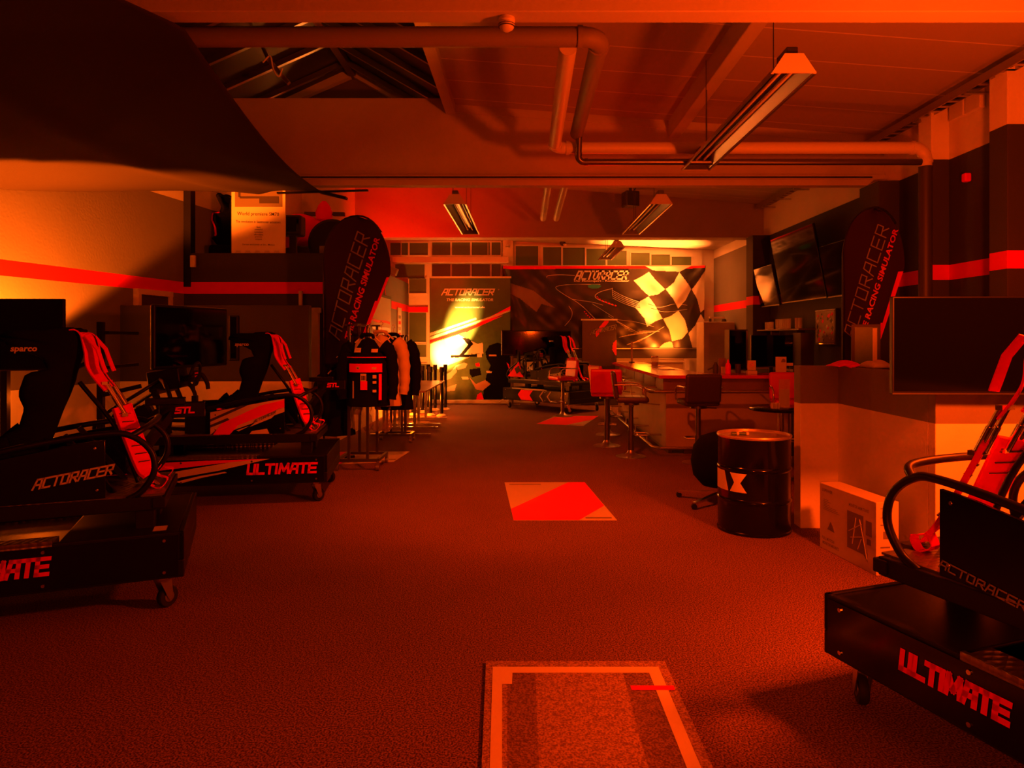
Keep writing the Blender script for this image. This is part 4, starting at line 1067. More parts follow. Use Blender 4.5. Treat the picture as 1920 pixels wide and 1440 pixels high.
# printed carton leaning by the partition
a = Vector((2.217, 5.22, 0)); d = (Vector((2.316, 4.576, 0)) - a); L = d.length; yaw = math.atan2(d.y, d.x)
t = thing('shipping_carton', 'flat printed cardboard carton standing on the floor against the white partition', 'carton', a, rz=yaw)
b = MB(); b.bx((0, 0, 0), (L, .165, .485)); b.build('carton_body', 'carton', t, bevel=.004)
q = MB(); q.prism([(.34, .10), (.52, .10), (.565, .06), (.565, .12), (.52, .2), (.52, .36), (.34, .36)], lambda x, z: Vector((x, -.001, z)), (0, -.001, 0)); q.build('printed_picture', 'ink2', t)
q = MB()
for (p0, p1) in (((.36, .22), (.50, .30)), ((.40, .14), (.44, .33)), ((.46, .12), (.50, .2)), ((.48, .33), (.56, .08)), ((.38, .18), (.52, .22))): q.bar((p0[0], -.004, p0[1]), (p1[0], -.004, p1[1]), .002, .006)
q.build('printed_lines', 'cream', t)
def side(cx, cz): return lambda x, y: Vector((cx + x, -.002, cz + y))
q = MB()
put2d(q, font_text('LOPOWER', .13, .022, 0, .03), side(.10, .44)); put2d(q, font_text('MONITOR ARM STAND', .22, .022, 0, .02), side(.47, .405))
for k in range(7): q.bx((.05, -.002, .37 - k * .012), (.05 + (.06, .09, .05, .08, .16, .18, .2)[k], -.001, .373 - k * .012))
put2d(q, font_text('FULL MOTION', .15, .022, 0, .02), side(.11, .085)); put2d(q, font_text('MONITOR MOUNTS', .2, .022, 0, .02), side(.14, .05))
q.prism([(.10, .16), (.19, .155), (.165, .20), (.14, .225), (.12, .19)], lambda x, z: Vector((x, -.001, z)), (0, -.001, 0))
q.bx((.555, -.002, .18), (.60, -.001, .22)); q.bx((.545, -.002, .24), (.61, -.001, .34), )
q.build('lettering', 'ink2', t)
q = MB()
for (z0, z1, y0_, y1_) in ((.44, .445, .03, .1), (.38, .384, .03, .1), (.33, .337, .03, .09), (.24, .29, .05, .12), (.18, .19, .03, .1)): q.bx((L, y0_, z0), (L + .001, y1_, z1))
q.build('end_print', 'ink2', t)

# ------------------------------------------------------------------ behind and on the bar
def simple(name, label, cat, loc, rz, parts, group=None):
    t = thing(name, label, cat, loc, rz, group)
    for (pn, mb, mm, bv) in parts: mb.build(pn, mm, t, bevel=bv)
    return t
zb = 1.076
p = at(1362, 690, 9.7)
simple('squeeze_bottle', 'red bottle with a pointed cap on the bar top', 'bottle', (p.x, 9.62, zb), 0, [('body', MB().lathe([(.036, 0), (.038, .01), (.038, .11), (.03, .14), (.014, .155)], n=20), 'red', 0), ('cap', MB().lathe([(.016, .155), (.016, .175), (.006, .20)], n=14), 'red', 0)])
p = at(1405, 690, 9.7)
t = simple('review_card_stand', 'small white card stand with a round letter emblem on the bar', 'card stand', (p.x, 9.6, zb), .05, [('card', MB().bx((-.06, 0, .05), (.06, .006, .185)), 'cream', 0), ('foot', MB().bx((-.065, -.04, 0), (.065, .03, .045)), 'plastic', .003)])
q = MB(); R_ = []
for k in range(19):
    a = .5 + (2 * PI - .9) * k / 18; R_.append(Vector((.026 * math.cos(a), -.003, .13 + .026 * math.sin(a))))
q.ribbon(R_, (1, 0, 0), .006, .002); q.tube(R_, .004, 6); q.bx((.0, -.005, .126), (.027, -.002, .134)); q.build('emblem', 'red', t)
p = at(1379, 690, 9.8); simple('drinking_cup', 'dark cup standing between the red bottle and the card stand', 'cup', (p.x, 9.68, zb), 0, [('cup_body', MB().lathe([(.03, 0), (.034, .01), (.04, .13), (.036, .13)], n=18), 'ink', 0)])
p = at(1338, 692, 9.8); simple('tap_bottle', 'black pump dispenser at the left end of the bar items', 'dispenser', (p.x, 9.7, zb), 0, [('body', MB().lathe([(.035, 0), (.038, .02), (.038, .11), (.02, .14), (.015, .16)], n=18), 'ink', 0), ('spout', MB().bar((0, 0, .1), (-.11, 0, .05), .02, .02), 'ink', .003)])
p = at(1350, 690, 9.9); simple('menu_card', 'folded brown menu card beside the black dispenser', 'menu card', (p.x + .02, 9.85, zb), .1, [('card', MB().bx((-.055, 0, 0), (.055, .006, .21)), 'barfront', 0), ('flyer', MB().bx((-.04, -.05, 0), (.05, -.044, .09)), 'cream', 0)])
p = at(1457, 680, 9.75)
t = simple('paper_notice', 'upright paper notice with a small car picture on the bar', 'notice', (p.x, 9.6, zb), 0, [('sheet', MB().bx((-.075, 0, 0.01), (.075, .004, .235)), 'cream', 0), ('foot', MB().bx((-.07, -.03, 0), (.07, .03, .01)), 'plastic', 0)])
q = MB(); q.prism([(.0, .16), (.06, .16), (.062, .19), (.04, .21), (.02, .205), (.005, .18)], lambda x, z: (x, -.001, z), (0, -.002, 0)); q.build('car_print', 'ink2', t)
simple('price_tag', 'tiny card tag right of the paper notice', 'tag', (p.x + .13, 9.62, zb), 0, [('card', MB().bx((-.045, 0, .11), (.045, .004, .15)), 'cream', 0), ('pin', MB().bx((-.003, .0, 0), (.003, .004, .11)), 'dsteel', 0)])
# things on the long left part of the counter
for i, (px, py, w_, l_, a) in enumerate([(1252, 693, .24, .42, .1), (1215, 682, .22, .3, -.1), (1200, 677, .2, .28, .15), (1236, 687, .2, .28, .4)]):
    Y = (CH - zb) * F / (py - CY); x = (px - CX) * Y / F
    Y = min(Y, 14.0)
    simple('flyer', ['white flyer on the bar corner, nearest of the loose papers', 'flyer lying second from the far end of the bar', 'flyer lying at the far end of the bar', 'tilted flyer in the middle of the loose papers'][i], 'flyer',
           (min(max(x, 1.95), 2.3), Y, zb), a, [('sheet', MB().bx((-w_ / 2, -l_ / 2, 0), (w_ / 2, l_ / 2, .003)), 'cream', 0)], 'loose papers on the bar')
simple('glass_jar', 'cylindrical jar with a lid on the far end of the bar', 'jar', (2.24, 12.0, zb), 0, [('jar_body', MB().lathe([(.06, 0), (.065, .01), (.065, .15), (.05, .16)], n=20), 'clear', 0), ('lid', MB().lathe([(.06, .16), (.06, .185)], n=20), 'plastic', 0), ('filling', MB().lathe([(.05, .01), (.055, .08)], n=16), 'cream', 0)])
p = at(1187, 660, 13.9); simple('lamp_pole', 'thin upright pole at the far end of the bar', 'pole', (2.15, 14.0, zb), 0, [('pole', MB().cyl((0, 0, 0), (0, 0, .42), .02, 12), 'plastic', 0), ('foot', MB().lathe([(.06, 0), (.06, .02)], n=16), 'ink', 0)])
# back counter with fridge, cabinet, screen
simple('refrigerator', 'tall plain beige refrigerator against the wall behind the bar', 'refrigerator', (4.24, 15.2, 0), 0, [('cabinet', MB().bx((-.34, 0, 0.05), (.34, .6, 1.93)), 'bargrey', .012), ('door', MB().bx((-.34, -.05, .08), (.34, -.005, 1.92)), 'bargrey', .012), ('handle', MB().bar((.29, -.08, .9), (.29, -.08, 1.5), .02, .02), 'steel', 0), ('plinth', MB().bx((-.32, .02, 0), (.32, .58, .05)), 'ink', 0)])
simple('back_counter', 'dark low back counter along the right wall behind the bar', 'counter', (4.25, 11.6, 0), 0, [('carcass', MB().bx((-.32, -1.5, .08), (.36, 1.5, .95)), 'barfront', 0), ('worktop', MB().bx((-.36, -1.52, .95), (.36, 1.52, .99)), 'ink2', .004), ('plinth', MB().bx((-.28, -1.48, 0), (.34, 1.48, .08)), 'ink', 0)])
t = thing('counter_screen', 'wide black screen standing on the counter behind the bar', 'screen', (3.98, 11.2, 1.36))
screen_panel(t, (0, 0, 0), .68, .52, Matrix.Rotation(0, 3, 'Z')); MB().bx((-.12, -.02, -.37), (.12, .14, -.355)).build('foot', 'black', t); MB().bx((-.03, .03, -.36), (.03, .06, -.2)).build('neck', 'black', t)
simple('glass_door_cooler', 'narrow dark glass-fronted cooler left of the black counter screen', 'cooler', (3.92, 12.75, .99), 0, [('cabinet', MB().bx((-.17, 0, 0), (.17, .3, .74)), 'ink', .006), ('door', MB().bx((-.16, -.02, .02), (.16, -.003, .72)), 'screen', 0), ('door_frame', MB().bx((.135, -.03, .02), (.165, -.021, .72)), 'steel', 0)])
simple('tall_cabinet', 'black upright cabinet between the counter screen and the small poster', 'cabinet', (4.25, 10.6, .99), 0, [('body', MB().bx((-.1, -.15, 0), (.1, .15, .66)), 'ink', .004), ('door', MB().bx((-.09, -.16, .02), (.09, -.152, .64)), 'ink', 0)])
# bracket with little camera
p = Vector((4.1, 15.4, 1.955))
simple('arm_lamp', 'white angled arm with a small black head above the beige refrigerator', 'arm lamp', p, 0, [('upright', MB().bx((-.02, -.02, -.024), (.03, .02, .08)), 'ink', 0), ('arm', MB().bx((-.02, -.03, .05), (.32, .03, .09)), 'plastic', .004), ('head', MB().lathe([(.05, -.06), (.06, -.03), (.04, .04)], (.3, -.04, .0), 16), 'ink', 0)])
# shelf with glasses
simple('glass_shelf', 'narrow wall shelf with drinking glasses above the counter screen', 'shelf', (4.48, 12.0, 1.70), 0, [('board', MB().bx((-.14, -.98, 0), (.13, 1.0, .025)), 'ink2', 0), ('bracket', MB().bx((-.02, -.6, -.16), (.12, -.57, 0)).bx((-.02, .57, -.16), (.12, .6, 0)), 'ink', 0)])
g0 = thing('drinking_glass', '-', 'glass'); b = MB(); b.lathe([(.03, 0), (.031, .004), (.036, .15), (.033, .15), (.028, .012), (.0, .01)][:5], n=16); b.build('bowl', 'tumbler', g0)
b = MB(); b.lathe([(.0285, .004), (.0285, .012)], n=12); b.build('glass_base', 'plastic', g0)
gi = 0
for i, y in enumerate([11.15, 11.28, 11.62, 11.71, 11.80, 11.89, 11.98, 12.07, 12.16, 12.42, 12.51, 12.60, 12.69]):
    o = g0 if gi == 0 else copy_tree(g0); gi += 1
    o.location = (4.42, y, 1.726); o['group'] = 'glasses on the wall shelf'
    o['label'] = 'clear drinking glass of the ' + ('pair at the right end' if i < 2 else 'close middle row' if i < 9 else 'left cluster') + ' of the wall shelf'
    o.scale = (1, 1, 1.15 if i < 9 else .9)
t = simple('framed_poster', 'dark framed picture of a red racing scene on the right wall', 'picture', (XR - .03, 10.55, 1.74), 0, [('frame', MB().bx((-.03, -.36, -.27), (.03, .36, .27)), 'ink', .003), ('print', mb_ := MB().bx((-.034, -.33, -.24), (-.031, .33, .24)), 'barfront', 0)])
q = MB(); random.seed(5)
for k in range(34):
    y, z, s_ = random.uniform(-.28, .28), random.uniform(-.2, .2), random.uniform(.015, .05)
    q.prism([(y - s_, z), (y, z + s_ * .7), (y + s_, z - s_ * .3), (y, z - s_)], lambda a_, b_: (-.0345, a_, b_), (-.001 - k * .0001, 0, 0), k % 3)
q.build('print_shapes', ['red', 'cream', 'ink'], t)
q = MB(); q.bx((-.036, -.35, .245), (-.02, .35, .262)); q.bx((-.036, -.35, -.262), (-.02, .2, -.25)); q.build('frame_trim', 'chrome', t)
# cabinet with standing picture right of the bar
simple('sideboard', 'dark sideboard hidden behind the low partition', 'sideboard', (3.45, 7.1, 0), 0, [('body', MB().bx((-.35, -.2, .05), (.35, .25, 1.18)), 'barfront', .005), ('top_board', MB().bx((-.37, -.22, 1.18), (.37, .27, 1.21)), 'ink', .003), ('plinth', MB().bx((-.33, -.18, 0), (.33, .23, .05)), 'ink', 0)])
simple('standing_picture', 'black framed picture standing behind the folded jacket, dull green print', 'picture', (3.44, 7.0, 1.21), -.25, [('frame', MB().bx((-.135, 0, 0), (.135, .025, .50)), 'ink', .003), ('print', MB().bx((-.105, -.003, .03), (.105, 0, .47)), 'green', 0), ('print_strip', MB().bx((.06, -.006, .05), (.10, -.003, .46)), 'cream', 0)])

# ------------------------------------------------------------------ beach flags
def flag(label, loc, rz, W=.86, H=2.55, z0=.55, lean=0.0, name='beach_flag'):
    t = thing(name, label, 'flag', loc, rz)
    # outline: left edge is the sleeve with the pole, top rounded to the right, right edge tapers down to the left
    def lef(s): return 0.0 + .02 * math.sin(s * 3)
    def edge(s):        # s height 0..1 -> (xl, xr)
        if s < .72: xr = .08 + (W - .08) * (s / .72) ** .95
        else:
            q = (s - .72) / .28; xr = W * (.5 + .5 * math.sqrt(max(0, 1 - q * q)))
        xl = 0.0 if s < .80 else W * .5 * (1 - math.sqrt(max(0, 1 - ((s - .80) / .20) ** 2)))
        return xl, xr
    def pt(u, s, e=0):
        xl, xr = edge(s); x = xl + (xr - xl) * u
        return Vector((x, .035 * math.sin(5 * s + 3 * u) + .03 * math.sin(9 * u + 2 * s) * u - e, z0 + H * s))
    b = MB(); b.grid(24, 60, lambda u, v: pt(u, v), mf=lambda u, v: 1 if (v < .70 and u > 1 - .045 / max(.15, (edge(v)[1] - edge(v)[0]))) else 0)
    sail = b.build('sail', [M['flagcloth'], 'red'], t, solid=.003)
    P = [(0, 0, .02)] + [(0 - .01, 0, z0 + H * s) for s in (0, .2, .4, .6, .8)]
    for k in range(1, 9):
        s = .80 + .20 * math.sin(k * PI / 16); P.append((W * .5 * (1 - math.cos(k * PI / 16)), 0, z0 + H * s + .01))
    for k in range(1, 6):
        q = k / 7; P.append((W * (.5 + .5 * q), 0, z0 + H * (.72 + .28 * math.sqrt(1 - q * q)) + .01))
    b = MB(); b.tube(P, .012, 8); b.build('pole', 'black', t)
    b = MB(); b.bar((-.17, -.1, .02), (.35, .15, .02), .05, .03); b.bar((-.17, .1, .02), (.35, -.15, .02), .05, .03); b.build('cross_base', 'black', t)
    # text running up the flag
    a0 = math.radians(74)
    def run(cx, cz, e=.02):
        def f(x, y):
            X = cx + x * math.cos(a0) - y * math.sin(a0); Z = cz + x * math.sin(a0) + y * math.cos(a0)
            s = min(.999, max(0, (Z - z0) / H)); xl, xr = edge(s); u = (X - xl) / max(.05, xr - xl)
            p = pt(min(1, max(0, u)), s); return Vector((X, p.y - e, Z))
        return f
    vf = block_text('ACTORACER', 1.42 * H / 2.62, .21 * W, .02 * W, .22)
    lettering(vf, run(W * .37, z0 + H * .66), 'dletter', sail, 'lettering', 'grey outlined ACTORACER lettering')
    vf = font_text('THE RACING SIMULATOR', 1.36 * H / 2.62, .093 * W, .2, .03)
    lettering(vf, run(W * .575, z0 + H * .645), 'leather', sail, 'lettering', 'red THE RACING SIMULATOR lettering')
    return t
M['flagcloth'] = mat('dark_flag_cloth', (0.03, 0.009, 0.008), 0.8, spec=0.2, bump=(8, 0.3))
fp = at(604, 790, 8.85)
flag('tall dark teardrop beach flag with red lettering, left of the clothes rack', (fp.x, 8.95, 0), 0.0, W=.86, H=2.62, z0=.52)
flag('dark teardrop beach flag in the shade by the right wall', (3.70, 8.05, 0), math.radians(-30), W=.62, H=2.45, z0=.6)

# ================================================================== PAPER MATS AND CARPET SAMPLE
def mat_on_floor(label, pts, red, marks, group='paper mats on the carpet'):
    Q = [fl(*p) for p in pts]; c = sum(Q, Vector()) / len(Q)
    t = thing('paper_mat', label, 'floor mat', (c.x, c.y, 0), 0, group)
    b = MB(); b.add([q - c + Vector((0, 0, .004)) for q in Q] + [q - c for q in Q], [(0, 1, 2, 3)[::-1] if False else (3, 2, 1, 0), (4, 5, 6, 7), (0, 1, 5, 4), (1, 2, 6, 5), (2, 3, 7, 6), (3, 0, 4, 7)])
    s = b.build('sheet', 'cream', t)
    R = [fl(*p) - c + Vector((0, 0, .0048)) for p in red]
    b = MB(); b.add(R, [tuple(range(len(R)))[::-1]]); b.build('red_band', 'red', s)
    b = MB()
    for (x0, x1, y) in marks:
        p, q = fl(x0, y) - c, fl(x1, y) - c; b.bar(p + Vector((0, 0, .0055)), q + Vector((0, 0, .0055)), .035, .001)
    b.build('print_marks', 'ink2', s)
mat_on_floor('large red and cream paper mat lying in the middle of the floor', [(946, 905), (1096, 904.5), (1157, 976), (963, 976)], [(1065, 905), (1096, 904.5), (1133, 949), (1086, 976), (963, 976), (958, 955)], [(955, 1014, 909), (1098, 1147, 972)])
mat_on_floor('red and cream paper mat under the farthest red bar stool', [(1042, 780), (1122, 780), (1094, 798.5), (1006, 795)], [(1044, 781), (1122, 780), (1112, 787), (1060, 797.3), (1006, 795)], [(1068, 1090, 797)])
mat_on_floor('red and cream paper mat under the clothes rack', [(606, 848), (768, 847), (738, 866), (598, 872)], [(606, 848), (668, 847.5), (640, 870), (598, 872)], [(726, 742, 862)])

Q = [Vector((-.19, 3.346, 0)), Vector((.672, 3.346, 0)), Vector((.69, 1.75, 0)), Vector((-.13, 1.75, 0))]
t = thing('carpet_sample', 'lighter square of carpet with orange tape along its edges, at the bottom of the view', 'rug', (0, 0, 0))
b = MB(); b.add([q + Vector((0, 0, .012)) for q in Q] + Q, [(3, 2, 1, 0), (4, 5, 6, 7), (0, 1, 5, 4), (1, 2, 6, 5), (2, 3, 7, 6), (3, 0, 4, 7)]); b.build('pile', 'carpet2', t)
b = MB()
b.add([(-.085, 3.30, .0126), (.045, 3.30, .0126), (.055, 1.76, .0126), (-.045, 1.76, .0126)], [(3, 2, 1, 0)])
b.add([(.455, 3.30, .0126), (.60, 3.22, .0126), (.60, 1.76, .0126), (.44, 1.76, .0126)], [(3, 2, 1, 0)])
b.build('trodden_bands', 'carpet3', t)
tape = mat('cream_masking_tape', (.8, .72, .6), .6)
b = MB()
b.add([(-.155, 3.285, .0135), (.63, 3.285, .0135), (.62, 3.225, .0135), (-.15, 3.225, .0135)], [(3, 2, 1, 0)])
b.add([(-.155, 3.285, .0137), (-.11, 3.285, .0137), (-.06, 1.78, .0137), (-.105, 1.78, .0137)], [(3, 2, 1, 0)])
b.add([(.575, 3.285, .0137), (.63, 3.285, .0137), (.645, 1.78, .0137), (.595, 1.78, .0137)], [(3, 2, 1, 0)])
b.add([(-.12, 3.24, .0139), (-.06, 3.24, .0139), (-.06, 3.12, .0139), (-.12, 3.12, .0139)], [(3, 2, 1, 0)])
b.build('masking_tape', tape, t)
b = MB(); b.add([(.47, 3.105, .0145), (.665, 3.105, .0145), (.662, 3.065, .0145), (.47, 3.065, .0145)], [(3, 2, 1, 0)]); b.build('red_tape', 'red', t)

# ================================================================== BACK OF THE ROOM
def pxs(x0, y0, x1, y1):
    return lambda px, py: ((px - x0) / (x1 - x0), (y1 - py) / (y1 - y0))
def art_sheet(name, parent, W, H, nx, ny, wave, polys, mats, uvof, solid=.003):
    PP = [([uvof(*p) for p in poly], m) for poly, m in polys]
    BB = [(min(p[0] for p in q), max(p[0] for p in q), min(p[1] for p in q), max(p[1] for p in q)) for q, _ in PP]
    def mf(u, v):
        r = 0
        for (q, m), bb in zip(PP, BB):
            if bb[0] <= u <= bb[1] and bb[2] <= v <= bb[3] and inpoly(u, v, q): r = m
        return r
    b = MB(); b.grid(nx, ny, lambda u, v: Vector((u * W, -wave(u, v), v * H)), mf=mf)
    return b.build(name, mats, parent, solid=solid)

# --- the big roll-up banner
Yr = 16.6; a, c = at(806, 753, Yr), at(957, 520, Yr); W, H = c.x - a.x, c.z - a.z
t = thing('roll_up_banner', 'large roll-up banner with silver and red lettering, blazing in the amber lamp light', 'banner', (a.x, Yr, a.z))
uv = pxs(806, 520, 957, 753)
def Z1(x, y): return (720 + x / 4, 420 + y / 4)
def Zp(P): return [Z1(*p) for p in P]
wv1 = lambda u, v: .012 * math.sin(9 * u + 4 * v) * v + .01 * math.sin(14 * v)
polys = [
 (Zp([(340, 400), (955, 400), (955, 615), (340, 825)]), 0),
 (Zp([(340, 860), (955, 640), (955, 1320), (340, 1320)]), 1),
 (Zp([(600, 800), (955, 612), (955, 645), (660, 790), (620, 812)]), 2),
 (Zp([(340, 820), (690, 702), (695, 716), (340, 842)]), 3), (Zp([(340, 850), (955, 640), (955, 652), (340, 870)]), 3), (Zp([(340, 872), (640, 770), (900, 685), (640, 800), (340, 895)]), 2),
 (Zp([(345, 900), (560, 830), (700, 900), (640, 1000), (400, 1090), (345, 1060)]), 3),
 (Zp([(580, 850), (640, 860), (670, 900), (600, 980), (560, 990), (630, 905)]), 4), (Zp([(680, 905), (740, 890), (745, 970), (660, 975)]), 3),
 (Zp([(760, 960), (790, 910), (850, 890), (900, 905), (935, 960), (952, 1020), (952, 1320), (740, 1320), (750, 1220), (770, 1130), (800, 1060), (770, 1010)]), 4),
 (Zp([(640, 1150), (690, 1200), (760, 1170), (800, 1200), (740, 1250), (690, 1240)]), 5),
 (Zp([(540, 1060), (600, 1040), (625, 1050), (610, 1080), (550, 1095)]), 3), (Zp([(685, 1045), (715, 1040), (720, 1070), (690, 1070)]), 2),
 (Zp([(640, 1090), (720, 1080), (730, 1130), (660, 1150), (640, 1120)]), 4), (Zp([(580, 1145), (630, 1145), (635, 1165), (590, 1165)]), 3),
 (Zp([(440, 1140), (500, 1110), (540, 1060), (545, 1110), (500, 1160), (440, 1180)]), 3), (Zp([(460, 1230), (545, 1200), (530, 1250), (470, 1255)]), 3),
 (Zp([(920, 1040), (935, 1050), (955, 1110), (950, 1130)]), 2), (Zp([(700, 1280), (730, 1260), (750, 1320), (690, 1320)]), 2),
 (Zp([(768, 1100), (810, 1105), (808, 1118), (768, 1115)]), 3), (Zp([(785, 980), (845, 980), (845, 992), (785, 992)]), 5),
 (Zp([(500, 985), (740, 975), (742, 992), (500, 1005)]), 4), (Zp([(520, 1000), (530, 1000), (530, 1012), (520, 1012)]), 3), (Zp([(700, 975), (735, 972), (735, 1000), (700, 1000)]), 3)]
sh = art_sheet('printed_sheet', t, W, H, 150, 230, wv1, polys, ['bannergrey', 'green', 'red', 'cream', 'fabric', 'skin'], uv)
def on1(cx, cy, k=1.0):
    u0, v0 = uv(cx, cy)
    def f(x, y):
        X, Zz = u0 * W + x, v0 * H + y
        return Vector((X, -wv1(X / W, Zz / H) - .006, Zz))
    return f
lettering(block_text('ACTORACER', 1.28, .165, .03, .35), on1(878, 547.5), 'letter', sh)
lettering(font_text('THE RACING SIMULATOR', 1.12, .068, .2, .035), on1(881, 562), 'cream', sh)
lettering(font_text('www.actoracer.de', .72, .05, .1, .03), on1(881, 576), 'cream', sh)
lettering(font_text('®', .03, .03), on1(935, 543), 'cream', sh)
MB().bx((-.02, -.03, H - .02), (W + .02, .03, H + .02)).build('top_rail', 'plastic', t)
MB().bx((-.03, -.12, -a.z + .01), (W + .03, .12, .05)).build('cassette', 'white', t, bevel=.02)
MB().cyl((W / 2, .06, 0), (W / 2, .06, H), .012).build('support_pole', 'dsteel', t)
q = MB(); random.seed(3)
q.tube(smooth_path([(.1 * k * 1.0 + 1.45, -.2 + random.uniform(-.05, .05), -a.z + .04 + random.uniform(0, .1)) for k in range(8)], 5), .012, 6); o = q.build('floor_cable', 'plastic', None, loc=(a.x, Yr, a.z)); tag(o, 'tangle of pale cable on the floor before the foot of the roll-up banner', 'cable')

# --- the wide banner on the back windows
Yw = 16.78; a, c = at(943, 652, Yw), at(1320, 499, Yw); W2, H2 = c.x - a.x, c.z - a.z
t = thing('wall_banner', 'wide dark banner with a race track print and a big chequered flag', 'banner', (a.x, Yw, a.z))
uv2 = pxs(943, 499, 1320, 652)
def Z2(x, y): return (1000 + x / 4, 420 + y / 4)
def wv2(u, v):
    w_ = .03 * math.sin(7 * u + 9 * v) * (1 - v) + .016 * math.sin(26 * u - 11 * v + 1) + .008 * math.sin(50 * u + 22 * v)
    if u > .3 and v > .6: w_ *= 1 - min(1, (u - .3) / .08) * min(1, (v - .6) / .1) * (1 if u < .66 else max(0, 1 - (u - .66) / .06))
    for (u0, v0, dx, dy) in ((0, 1, .35, -.8), (1, 1, -.25, -.8), (0, 1, .16, -.9), (1, 1, -.5, -.6)):
        d = (u - u0) * dy - (v - v0) * dx * .4; l = math.hypot(u - u0, (v - v0) * .4)
        w_ += .05 * math.exp(-(d / .018) ** 2) * max(0, 1 - l * 1.8)
    return w_ + .05
def curve(P): return [(p.x, p.y) for p in smooth_path([(x, y, 0) for x, y in P], 5)]
Pz = lambda L_: [Z2(*p) for p in L_]
polys = [(Pz([(-225, 316), (1278, 316), (1278, 334), (-225, 340)]), 2),
 (Pz([(830, 316), (1180, 316), (1090, 360), (900, 350)]), 1)]
for P in ([(750, 425), (800, 400), (865, 360), (915, 420), (985, 490), (930, 530), (865, 540), (810, 490)],
          [(1090, 365), (1140, 430), (1180, 490), (1140, 570), (1085, 635), (1045, 560), (990, 490), (1050, 440)],
          [(862, 545), (910, 610), (965, 710), (910, 730), (850, 770), (830, 710), (760, 625), (800, 580)],
          [(1085, 650), (1130, 720), (1155, 810), (1110, 860), (1035, 880), (1015, 800), (970, 712), (1030, 690)],
          [(1280, 350), (1280, 640), (1250, 665), (1225, 570), (1185, 492), (1230, 430)],
          [(1020, 880), (1038, 890), (1050, 930), (940, 930), (975, 895)],
          [(1252, 675), (1280, 720), (1280, 930), (1190, 930), (1160, 818), (1210, 760)]):
    polys.append((Pz(P), 1))
polys += [(Pz([(-225, 430), (0, 500), (150, 620), (260, 700), (60, 690), (-100, 560), (-225, 500)]), 3), (Pz([(60, 600), (200, 640), (330, 690), (420, 750), (200, 760), (0, 700)]), 0)]
sh = art_sheet('printed_cloth', t, W2, H2, 380, 150, wv2, polys, ['bannerbg', 'cream', 'red', 'barfront'], uv2)
def on2(px, py, e=.008):
    u, v = uv2(px, py); u = min(1, max(0, u)); v = min(1, max(0, v)); return Vector((u * W2, -wv2(u, v) - e, v * H2))
def txt2(vf, px, py, m):
    u0, v0 = uv2(px, py)
    lettering(vf, lambda x, y: Vector((u0 * W2 + x, -wv2(u0 + x / W2, v0 + y / H2) - .014, v0 * H2 + y)), m, sh)
txt2(block_text('ACTORACER', 1.32, .22, .036, .35), 1128, 516.5, 'letter')
txt2(font_text('Der Motorsport - Rennsimulator', 1.33, .065, 0, .03), 1127.5, 527.5, 'cream')
q = MB()
def line(P, w_=.012, m=0):
    pts = [on2(*Z2(*p)) for p in curve(P)]; q.ribbon(pts, (0, 0, 1) if abs(P[0][0] - P[-1][0]) > abs(P[0][1] - P[-1][1]) else (1, 0, 0), w_, .002, m)
line([(100, 405), (110, 390), (200, 382), (310, 388)]); line([(500, 455), (300, 455), (190, 465), (170, 485), (230, 530), (330, 590), (400, 650), (460, 715)])
line([(265, 615), (290, 660), (280, 710), (235, 765)]); line([(590, 485), (500, 510), (462, 540), (490, 570), (600, 610)], .012); line([(590, 480), (592, 540)], .01)
for k in range(5): line([(592, 500 + 14 * k), (680, 545 + 13 * k), (800, 590 + 12 * k)], .01)
for k in range(6): line([(560 + 30 * k, 690 + 22 * k), (700 + 20 * k, 770 + 10 * k)], .006)
for k in range(9): line([(640 + 22 * k, 850 - 6 * k), (700 + 30 * k, 838 - 4 * k)], .007)
for k in range(12): line([(700 + 12 * k, 905 - 4 * k), (800 + 16 * k, 880 - 10 * k)], .007)
line([(860, 610), (950, 625), (1060, 600), (1150, 610)], .006); line([(880, 640), (1000, 660), (1150, 640)], .006)
line([(600, 715), (760, 735), (900, 770)], .006)
line([(290, 565), (360, 575), (450, 590), (520, 610)], .009); line([(370, 620), (430, 680), (470, 720)], .012)
line([(440, 600), (520, 650), (600, 700)], .008); line([(1160, 830), (1200, 870), (1225, 925)], .008)
q.build('print_lines', 'letter', sh)
q = MB()
def kerb(P): 
    pts = [on2(*Z2(*p), .009) for p in curve(P)]
    for i in range(0, len(pts) - 1, 2): q.ribbon(pts[i:i + 2], (0, 0, 1), .03, .002)
kerb([(475, 545), (500, 570), (560, 595), (620, 615)]); kerb([(380, 655), (410, 690), (450, 718)])
q.build('print_kerb', 'red', sh)
q = MB(); q.prism([(-.16, .02), (-.06, .045), (.12, .04), (.17, 0), (.1, -.05), (-.05, -.06), (-.15, -.03)], lambda x, y: on2(1114 , 537) + Vector((x, -.004, y)), (0, -.002, 0)); q.build('print_teal_patch', mat('printed_pale_teal', (.03, .30, .28), .4), sh)  # pale teal patch on the banner print
MB().bx((-.02, .0, H2 - .01), (W2 + .02, .04, H2 + .02)).build('top_batten', 'plastic', t)
MB().bx((-.0, -.02, -.03), (W2, .03, -.01)).build('bottom_rod', 'steel', t)
